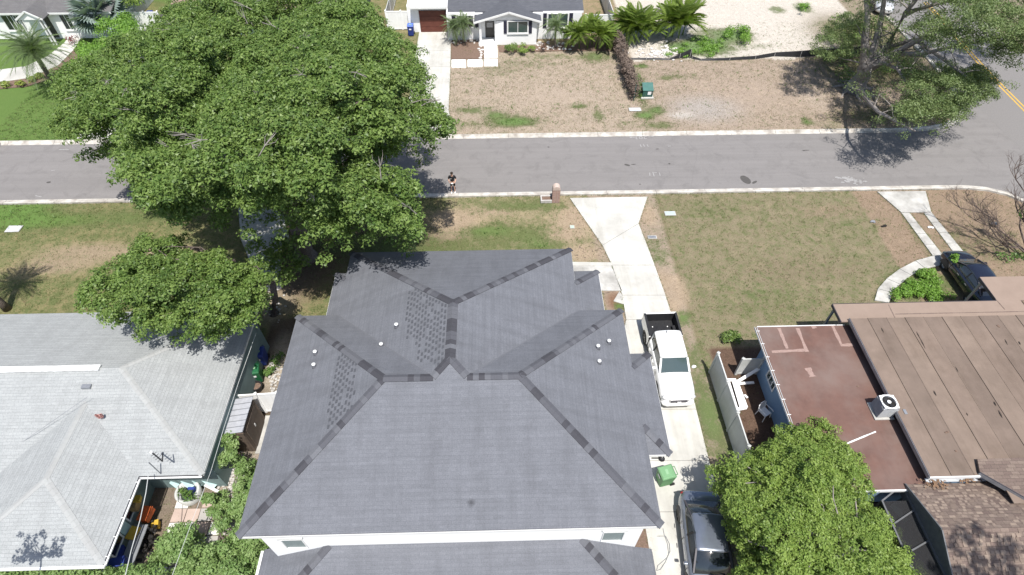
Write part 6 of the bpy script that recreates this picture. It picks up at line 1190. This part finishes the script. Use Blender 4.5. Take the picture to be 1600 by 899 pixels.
# pickup
pk = thing('pickup_truck', 'white double cab pickup with empty black bed', 'truck', (8.80, 17.62, .035), math.pi+.012); pw = carpaint('white_truck_paint', (.80, .80, .79), 0, .3); h = .93
def sec(y, w, zb, zs, zt, tw, cr): return (y, [(0, zb), (w*.85, zb), (w*.97, zb+.12), (w, (zb+zs)/2), (w*.975, zs), (tw*1.02, zt-.04), (tw*.93, zt), (0, zt+cr)])
obj('body', loft(G(), [sec(-1.0, h, .38, .98, 1.14, h*.93, 0), sec(-.96, h, .38, .98, 1.14, h*.93, 0), sec(0, h, .38, .98, 1.14, h*.92, .0), sec(.9, h, .38, .98, 1.12, h*.9, .02), sec(1.15, h, .38, .98, 1.13, h*.86, .06), sec(1.7, h, .4, .98, 1.12, h*.84, .07), sec(2.2, h*.985, .42, .9, 1.06, h*.78, .07), sec(2.5, h*.93, .44, .8, .97, h*.68, .06), sec(2.66, h*.82, .46, .7, .84, h*.58, .04)]), pw, pk, local=True, smooth=True, sub=2)
zr_ = 1.76; obj('window_glass', loft(G(), [(-1.0, [(0, 1.0), (h*.84, 1.0), (h*.83, 1.14), (h*.70, zr_-.1), (0, zr_-.06)]), (-.3, [(0, 1.0), (h*.88, 1.0), (h*.87, 1.14), (h*.71, zr_-.05), (0, zr_-.02)]), (.64, [(0, 1.0), (h*.88, 1.0), (h*.87, 1.13), (h*.72, zr_-.08), (0, zr_-.04)]), (1.22, [(0, 1.0), (h*.84, 1.0), (h*.82, 1.13), (h*.76, 1.17), (0, 1.2)])]), m_glassg, pk, local=True)
obj('cab_roof', loft(G(), [(y_, [(0, zr_-.12+d_), (h*.70, zr_-.17+d_), (h*.79, zr_-.11+d_), (h*.76, zr_-.03+d_), (h*.5, zr_+.02+d_), (0, zr_+.035+d_)]) for y_, d_ in ((-1.07, -.03), (-1.03, -.01), (-.5, .0), (.1, 0), (.60, -.02), (.68, -.04))]), pw, pk, local=True, smooth=True, sub=1)
for s in (-1, 1):
    for a, b, m in (((.73, .64, zr_-.12), (.83, 1.2, 1.15), pw), ((.72, -.98, zr_-.14), (.84, -1.0, 1.1), pw), ((.74, -.2, zr_-.1), (.88, -.2, 1.1), m_black)): g = G(); g.beam((s*h*a[0], a[1], a[2]), (s*h*b[0], b[1], b[2]), .1 if m is pw else .05, .06); obj('pillar', g, m, pk, local=True)
    g = G(); g.box(*(sorted((s*(h-.1), s*h))), -2.62, -1.02, .5, 1.28); obj('bed_side', g, pw, pk, local=True, bevel=.03)
    g = G(); g.box(*(sorted((s*(h-.13), s*(h-.01)))), -2.6, -1.04, 1.281, 1.30); obj('bed_rail', g, m_black, pk, local=True)
    g = G(); g.box(*(sorted((s*(h-.13), s*(h-.101)))), -2.58, -1.04, .66, 1.28); g.box(*(sorted((s*(h-.32), s*(h-.131)))), -2.0, -1.25, .66, .9); obj('bed_liner', g, m_black, pk, local=True)
    g = G(); g.blob((s*(h+.12), .95, 1.22), (.13, .09, .1), 6); obj('mirror', g, pw, pk, local=True, smooth=True)
    for y in (-1.56, 1.72):
        wheel(pk, s*(h-.11), y, .39, .25); g = G(); n = 14; R_ = .47; g.add([(s*(h+.006), y+R_*math.cos(math.pi*k/n), .38+R_*math.sin(math.pi*k/n)) for k in range(n+1)]+[(s*(h-.25), y+R_*math.cos(math.pi*k/n), .38+R_*math.sin(math.pi*k/n)) for k in range(n+1)], [(k, k+1, k+n+2, k+n+1) for k in range(n)]+[tuple(range(n+1))]); obj('wheel_arch', g, m_black, pk, local=True)
    g = G(); g.blob((s*h*.74, 2.48, .86), (.17, .14, .07), 6); obj('headlight', g, mat('headlight_clear', (.6, .6, .6), (.4, .4, .42), 8, .15), pk, local=True, smooth=True)
    for y0 in (-.7, .1, 1.05): g = G(); g.box(*(sorted((s*(h-.006), s*(h+.003)))), y0-.007, y0+.007, .45, 1.05); obj('door_gap', g, m_black, pk, local=True)
    for y0 in (-.5, .25): g = G(); g.box(*(sorted((s*(h-.01), s*(h+.03)))), y0, y0+.18, .93, .96); obj('door_handle', g, pw, pk, local=True)
    for y0 in (-2.4, -1.75): g = G(); g.blob((s*.42, y0+.3, .685), (.035, .035, .02), 4); obj('tie_down', g, m_white, pk, local=True)
g = G(); g.box(-h+.13, h-.13, -2.55, -1.05, .60, .66)
for k in range(9): x = -.68+k*.17; g.box(x-.03, x+.03, -2.54, -1.06, .66, .668)
obj('bed_floor', g, m_black, pk, local=True); obj('tailgate', G().box(-h+.02, h-.02, -2.68, -2.56, .55, 1.28), pw, pk, local=True, bevel=.03); obj('tailgate_liner', G().box(-h+.14, h-.14, -2.559, -2.54, .66, 1.27), m_black, pk, local=True)
obj('bed_front', G().box(-h+.02, h-.02, -1.07, -1.0, .5, 1.2), m_black, pk, local=True); obj('rear_bumper', G().box(-h+.05, h-.05, -2.82, -2.66, .45, .62), m_rim, pk, local=True, bevel=.03)
obj('grille', G().box(-.42, .42, 2.60, 2.70, .60, .80), m_darkmetal, pk, local=True, bevel=.04); obj('grille_surround', G().box(-.5, .5, 2.57, 2.665, .56, .85), m_rim, pk, local=True, bevel=.04); g = G(); g.tube([(-.09, 2.715, .7), (.09, 2.715, .7)], .035, 8); g.tube([(0, 2.715, .66), (0, 2.715, .75)], .02, 8); obj('emblem', g, m_rim, pk, local=True)
obj('front_bumper', loft(G(), [(2.45, [(0, .4), (h*.93, .4), (h*.96, .5), (h*.9, .6), (0, .6)]), (2.68, [(0, .4), (h*.84, .4), (h*.87, .5), (h*.82, .58), (0, .58)]), (2.78, [(0, .42), (h*.62, .42), (h*.66, .5), (h*.6, .56), (0, .56)])]), pw, pk, local=True, smooth=True); obj('antenna', G().tube([(.1, -.85, zr_+.02), (.1, -.92, zr_+.12)], .02, 5), m_black, pk, local=True)
g = G(); g.box(-.2, .22, 1.0, 1.04, 1.225, 1.235); obj('dash_paper', g, m_white, pk, local=True)

# ------------------------------------------------------------------ street things
pb = at(708.5, 301); P_ = thing('person', 'person in black T-shirt and shorts standing by the near kerb', 'person', pb, math.pi)
def skin(name, chain, m, parent, sub=2):
    """chain: list of (points, radii, link index or None)"""
    vs, es, rs = [], [], []
    for pts, rad, lk in chain:
        prev = lk
        for p, r in zip(pts, rad): vs.append(p); rs.append(r); (es.append((prev, len(vs)-1)) if prev is not None else None); prev = len(vs)-1
    me = bpy.data.meshes.new(name); me.from_pydata(vs, es, []); me.materials.append(m); o = bpy.data.objects.new(name, me); C.objects.link(o); o.parent = parent
    md = o.modifiers.new('skin', 'SKIN'); md.use_smooth_shade = True; sv = me.skin_vertices
    if not sv:
        bpy.context.view_layer.objects.active = o
    for i, r in enumerate(rs): me.skin_vertices[0].data[i].radius = (r, r*.85 if r > .08 else r)
    me.skin_vertices[0].data[0].use_root = True; s_ = o.modifiers.new('sub', 'SUBSURF'); s_.levels = s_.render_levels = sub; return o
ch_ = [([(0, 0, .95), (0, 0, 1.1), (0, -.01, 1.28), (0, 0, 1.42), (0, .01, 1.5), (0, .02, 1.56), (0, .025, 1.66), (0, .02, 1.74)], [.14, .13, .15, .12, .06, .065, .085, .06], None)]
for s in (-1, 1):
    ch_.append(([(s*.17, 0, 1.43), (s*.25, .0, 1.18), (s*.20, .18, 1.06), (s*.10, .27, 1.08)], [.055, .045, .038, .028], 3))
    ch_.append(([(s*.09, 0, .86), (s*.11, .01, .5), (s*.12, -.01, .1), (s*.12, .04, .04), (s*.125, .16, .03)], [.09, .06, .04, .04, .03], 0))
body = skin('body', ch_, m_skin, P_)
for s in (-1, 1):
    for k in range(5):
        g = G(); b = Vector((s*.10, .27, 1.08)); a = (k-2)*.28; L_ = (.07, .085, .09, .083, .06)[k]; e = b+Vector((-s*math.cos(a)*L_*.8, .03+math.sin(a)*.03, (k-2)*.016)); g.tube([b, b.lerp(e, .5)+Vector((0, .012, 0)), e], [.011, .01, .007], 6); obj('finger', g, m_skin, P_, local=True, smooth=True)
skin('shirt', [([(0, 0, .98), (0, 0, 1.12), (0, -.01, 1.28), (0, 0, 1.42), (0, .005, 1.49)], [.155, .15, .175, .15, .085], None)]+[([(s*.18, 0, 1.43), (s*.25, 0, 1.24)], [.08, .075], 3) for s in (-1, 1)], m_cloth, P_, 1)
skin('shorts', [([(0, 0, .97), (0, 0, .9)], [.16, .15], None)]+[([(s*.10, 0, .84), (s*.115, .01, .62)], [.115, .095], 1) for s in (-1, 1)], m_cloth, P_, 1)
g = G(); g.blob((0, .005, 1.715), (.095, .105, .085), 8, seed=2); obj('hair', g, m_hair, P_, local=True, smooth=True); g = G(); g.blob((0, .115, 1.655), (.014, .022, .02), 5); obj('nose', g, m_skin, P_, local=True)
for s in (-1, 1):
    g = G(); g.blob((s*.032, .098, 1.675), (.011, .008, .008), 4); obj('eye', g, m_black, P_, local=True); g = G(); g.blob((s*.085, .02, 1.66), (.012, .025, .03), 4); obj('ear', g, m_skin, P_, local=True)
    g = G(); g.blob((s*.125, .06, .05), (.055, .15, .055), 6); obj('shoe', g, m_white, P_, local=True, smooth=True)
g = G(); g.box(-.025, .025, .105, .112, 1.615, 1.622); obj('mouth', g, mat('lips', (.35, .14, .12), (.3, .12, .1), 5, .6), P_, local=True)
g = G(); g.blob((.07, .155, 1.33), (.03, .012, .03), 4); obj('shirt_emblem', g, m_white, P_, local=True)
c = bpy.data.objects; rc = obj('remote_controller', G().box(-.09, .09, .27, .37, 1.055, 1.095), m_white, None, bevel=.015); rc.location = pb; rc.rotation_euler = (0, 0, math.pi); rc['label'] = 'white handheld remote controller in the standing person\'s hands'; rc['category'] = 'controller'

mb = thing('brick_mailbox', 'pink brick mailbox pillar with low planter at the kerb', 'mailbox', at(868, 313)); b0 = at(868, 314.5); w_ = .27
g = G(); 
for j in range(13):
    for i in range(3):
        x0 = b0.x-w_+(i*2*w_/3) ; off = .04 if j % 2 else 0
        g.box(x0+.006, x0+2*w_/3-.006, b0.y-.2+off*.1, b0.y+.2, .02+j*.085, .02+j*.085+.075)
obj('pillar_bricks', g, m_brick, mb, stuff=True); obj('pillar_core', G().box(b0.x-w_+.015, b0.x+w_-.015, b0.y-.19, b0.y+.19, 0, 1.12), m_stone, mb)
g = G(); n = 12; g.add([(b0.x+w_*math.cos(math.pi*k/n), y, 1.12+w_*math.sin(math.pi*k/n)*1.1) for y in (b0.y-.21, b0.y+.21) for k in range(n+1)], [(k, k+1, k+n+2, k+n+1) for k in range(n)]+[tuple(range(n, -1, -1)), tuple(range(n+1, 2*n+2))]); obj('arched_cap', g, mat('pale_brick_cap', (.52, .42, .37), (.45, .36, .31), 8, .9), mb)
g = G(); g.box(b0.x-.12, b0.x+.12, b0.y+.2, b0.y+.23, .95, 1.15); obj('mailbox_door', g, m_black, mb)
pa = at(849, 308); pb2 = at(862, 315)
g = G(); X_0, X_1, Y_0, Y_1 = b0.x-1.05, b0.x-w_, b0.y-.2, b0.y+.42; g.box(X_0, X_1, Y_0, Y_0+.1, 0, .22); g.box(X_0, X_0+.1, Y_0+.1, Y_1, 0, .221); g.box(X_0+.1, X_1, Y_1-.1, Y_1, 0, .222); obj('planter_wall', g, m_stone, mb); obj('planter_soil', G().box(X_0+.1, X_1, Y_0+.1, Y_1-.1, 0, .14), m_mulch, mb)
tb = thing('transformer_box', 'dark green utility box on a pale pad', 'utility box', at(1011, 150)); a = at(1003, 153.5); b_ = at(1019, 153.5); x0, x1, y0 = a.x, b_.x, a.y; dp = .8
obj('pad', G().box(x0-.1, x1+.1, y0-.18, y0+dp+.1, 0, .09), m_conc, tb); obj('cabinet', G().box(x0, x1, y0, y0+dp, .09, .72), m_grnbox, tb, bevel=.03)
g = G(); g.add([(x0-.02, y0-.03, .70), (x1+.02, y0-.03, .70), (x1+.02, y0+dp, .98), (x0-.02, y0+dp, .98), (x0-.02, y0-.03, .66), (x1+.02, y0-.03, .66), (x1+.02, y0+dp, .66), (x0-.02, y0+dp, .66)], [(0, 1, 2, 3), (4, 7, 6, 5), (0, 4, 5, 1), (1, 5, 6, 2), (2, 6, 7, 3), (3, 7, 4, 0)]); obj('lid', g, mat('utility_lid', (.07, .17, .15), (.06, .14, .12), 3, .5), tb)
obj('warning_sticker', G().box(x0+.42, x0+.7, y0-.012, y0-.001, .3, .58), m_white, tb); obj('latch', G().box(x1-.16, x1-.08, y0-.03, y0-.001, .4, .56), m_rim, tb)
def lid(label, px, py, w, d, m, z=.03, rz=0.):
    t = thing('utility_lid', label, 'utility cover', at(px, py)); p = at(px, py); obj('frame', G().box(p.x-w/2, p.x+w/2, p.y-d/2, p.y+d/2, 0, z), m_conc2, t); obj('cover', G().box(p.x-w/2+.05, p.x+w/2-.05, p.y-d/2+.05, p.y+d/2-.05, z-.01, z+.01), m, t)
m_lid = mat('pale_meter_lid', (.52, .55, .58), (.44, .47, .5), 5, .7)
lid('pale concrete utility cover on the far dirt lot', 992, 171.5, 1.0, .5, m_lid); lid('pale blue meter cover at the edge of the wide lawn', 1047, 334, .75, .42, mat('bluish_lid', (.42, .50, .54), (.36, .44, .48), 5, .7)); lid('square white utility cover on the far left lawn', 22, 358, .95, .62, m_lid)
lid('small dark valve cover beside the driveway strip', 1019, 371, .6, .3, m_greymetal); lid('little round green capped cover left of the driveway', 894, 355, .3, .3, mat('mint_cap', (.40, .50, .42), (.34, .44, .36), 5, .7))
# dead vine covered fence
vf = thing('vine_fence', 'sagging fence covered in dry brown vine across the lots', 'fence', at(975, 110)); A_, B_ = at(962, 72), at(990, 156); g = G()
for k in range(7): p = A_.lerp(B_, k/6); g.tube([p, p+Vector((0, 0, 1.25))], .03, 6)
obj('fence_post', g, m_greymetal, vf, stuff=True); c = []
for i in range(190): q = A_.lerp(B_, RNG.random()); c.append((q.x+RNG.normal(0, .16), q.y, RNG.uniform(.15, 1.3)))
crown('vine', c, RNG.uniform(.2, .42, 190), 60, .13, mat('dry_vine', (.20, .155, .125), (.12, .09, .075), 9, .95), vf, .2, 1.0)
g = G(); p = at(990, 158); g.tube([p, p+Vector((0, 0, 1.5))], .03, 8); obj('end_post', g, m_grnbox, vf)
# black silt fence
sf = thing('silt_fence', 'low black fabric silt fence sagging along the sand', 'fence', at(1150, 95)); xs = [(975, 93, .08), (1010, 93.5, .12), (1045, 94, .1), (1062, 91, .35), (1078, 90, .75), (1081, 92, .2), (1095, 95, .12), (1140, 94.5, .2), (1180, 92.5, .25), (1210, 88, .3), (1250, 89.5, .55), (1290, 87, .6), (1345, 84, .65)]
for (a, b) in zip(xs, xs[1:]):
    pa, pb_ = at(a[0], a[1]), at(b[0], b[1]); g = G(); up0, up1 = Vector((0, .1, a[2])), Vector((0, .1, b[2])); g.add([pa, pb_, pb_+up1, pa+up0, pa+Vector((0, .03, 0)), pb_+Vector((0, .03, 0)), pb_+up1+Vector((0, .03, 0)), pa+up0+Vector((0, .03, 0))], [(0, 1, 2, 3), (7, 6, 5, 4), (3, 2, 6, 7), (0, 3, 7, 4), (1, 5, 6, 2)]); obj('fabric_panel', g, m_black, sf)
    g = G(); g.tube([pb_, pb_+Vector((0, .05, max(.25, b[2]+.1)))], .02, 5); obj('stake', g, m_stone, sf)
# hanging panel in the bare tree and lawn litter
g = G(); p = at(1553, 349.5, .9); g.slab([p+Vector((-.28, -.08, 0)), p+Vector((.12, -.14, 0)), p+Vector((.3, .1, .02)), p+Vector((-.1, .14, .02))], .03); tpn = thing('yard_sign', 'small dark flat panel on a stake under the bare tree', 'sign', (p.x, p.y, 0)); obj('panel', g, m_alu, tpn); g = G(); g.tube([(p.x, p.y, 0), (p.x, p.y, .88)], .015, 5); obj('stake', g, m_black, tpn)
for px, py, m, lb in ((1364, 346, m_greymetal, 'crumpled grey rag lying on the wide lawn'), (1381, 353, m_dark, 'dark lump lying on the lawn near the grey rag'), (1455, 355, m_white, 'small white scrap between the wheel strips')):
    g = G()
    for k in range(4): g.blob(at(px+random.uniform(-3, 3), py+random.uniform(-1.5, 1.5), .03), (random.uniform(.06, .16), random.uniform(.05, .1), .05), 4, seed=px+k)
    single('lawn_litter', g, m, lb, 'litter')
g = G(); g.tube([at(x, y, .03) for x, y in ((1372, 457), (1378, 466), (1386, 468), (1392, 464), (1398, 470))], .012, 5); single('garden_hose', g, m_black, 'thin dark hose crossing the curved walk', 'hose')
# twigs and dead leaves lying about
g = G()
for i in range(700):
    r_ = random.random(); px, py = (random.uniform(900, 1000), random.uniform(330, 460)) if r_ < .2 else (random.uniform(1290, 1460), random.uniform(60, 195)) if r_ < .55 else (random.uniform(400, 640), random.uniform(330, 420)) if r_ < .75 else (random.uniform(700, 1300), random.uniform(95, 200))
    p = at(px, py, .01); an = random.uniform(0, 3.1); L_ = random.uniform(.05, .25); g.beam(p, p+Vector((L_*math.cos(an), L_*math.sin(an), .01)), .015, .01)
stuff('fallen_twigs', g, m_twig, 'scattered fallen twigs on the lots and under trees', 'twigs')

# sparse young tree south of the pale roof, its shade falls on the roof corner
q0 = at(60, 862, 3.05)+Vector((.42, -1.68, 4.2)); b0 = Vector((q0.x+.1, q0.y-.5, 0)); t = thing('sparse_tree', 'thin young tree rising beyond the pale roof gutter', 'tree', b0)
g = G(); g.tube([b0, b0.lerp(q0, .5), q0+Vector((0, 0, -.4))], [.06, .045, .03], 7); obj('trunk', g, m_bark, t); c = []
for i in range(16):
    e = q0+Vector((random.uniform(-1.0, .9), random.uniform(-.5, .5), random.uniform(-.4, .7))); g = G(); P = limb(g, q0+Vector((0, 0, -.5)), e, .025, .008, .2, 5, 4); obj('branch', g, m_bark, t); c += [tuple(P[-1]), tuple(P[-2])]
crown('crown', c, [.16]*len(c), 26, .11, m_leaf_lr, t)
# grass creeping over the slab edges
def edge_grass(L, n, z=.035):
    v = []
    for a, b in zip(L, L[1:]):
        for _ in range(int(n*(b-a).length)):
            p = a.lerp(b, RNG.random())+Vector((RNG.normal(0, .06), RNG.normal(0, .06), 0)); an = RNG.uniform(0, 6.28); h = RNG.uniform(.03, .1); d = Vector((math.cos(an), math.sin(an), 0)); w_ = Vector((-d.y, d.x, 0))*.015; v += [p-w_, p+w_, p+d*h*.9+Vector((0, 0, h))]
    return v
V = []
for L in (dlw, drw, [at(*p) for p in ((655, 50), (648, 105), (628, 210))], [at(*p) for p in ((704.5, 55), (704, 105), (701, 172), (709, 208))], [at(*p) for p in ol], [at(*p) for p in il], [at(1370, 300), at(1408, 333), at(1457, 400)], [at(1421, 333), at(1474, 400)], [at(1443, 333), at(1492, 398)], [at(1446, 299), at(1455, 332), at(1508, 397)]): V += edge_grass(L, 38)
for L in ([Vector((-45, YN-.03, 0)), Vector((31.5, YN-.03, 0))], [Vector((-45, YF+.05, 0)), Vector((31.5, YF+.05, 0))]): V += edge_grass(L, 30)
me = bpy.data.meshes.new('edge_grass'); fast_mesh(me, np.array([p[:] for p in V]), 3, RNG.random(len(V)//3)); me.materials.append(m_grass); o = bpy.data.objects.new('edge_grass', me); C.objects.link(o); o['kind'] = 'stuff'; o['label'] = 'ragged grass creeping over slab and kerb edges'; o['category'] = 'grass'

# tall tree beyond the lower right corner; its shade lies across the brown shingles
PS = [(1478, 845), (1500, 822), (1515, 812), (1530, 828), (1552, 842), (1570, 838), (1590, 850), (1600, 880), (1600, 940), (1480, 940), (1476, 880)]; c = []
for x, y, z in grid_pts(PS, 120, 3.0, 3.2): c.append(tuple(at(x, y, z)+Vector((1.28, -5.12, 12.8))+Vector((0, 0, RNG.uniform(-.2, .5)))))
tc = Vector(c[0]); tc = sum((Vector(q) for q in c), Vector())/len(c); t = thing('tall_tree', 'tall tree past the lower right corner shading the brown shingles', 'tree', (tc.x+.2, tc.y-1.5, 0)); b0 = OFF[t.name]
g = G(); g.tube([b0, b0+Vector((.1, .2, 6)), tc+Vector((0, -.6, -1.8))], [.3, .22, .12], 10); obj('trunk', g, m_bark, t, smooth=True)
for i in range(0, 120, 10): g = G(); limb(g, tc+Vector((0, -.6, -1.9)), c[i], .07, .02, .15, 6, 5); obj('branch', g, m_bark, t, smooth=True)
crown('crown', c, [.2]*len(c), 34, .12, m_leaf_lr, t)

tufts('straw_grass', 9000, (-5, 36, 39.5, 51), .05, mat('dry_straw', (.34, .29, .20), (.24, .19, .13), 9, .95), lambda x, y, g: (g < .6) & ~((x > -12) & (x < -4.5)), 'dry straw flecks over the bare lots', 3, .1, .02)
tufts('small_weeds', 1500, (-5, 36, 39.6, 54), .08, m_weed, lambda x, y, g: ((np.abs(np.sin(x*1.7)*np.cos(y*1.3)) > .72) & (x > -4.5)), 'small scattered weeds on the bare lots', 7, .07, .02)
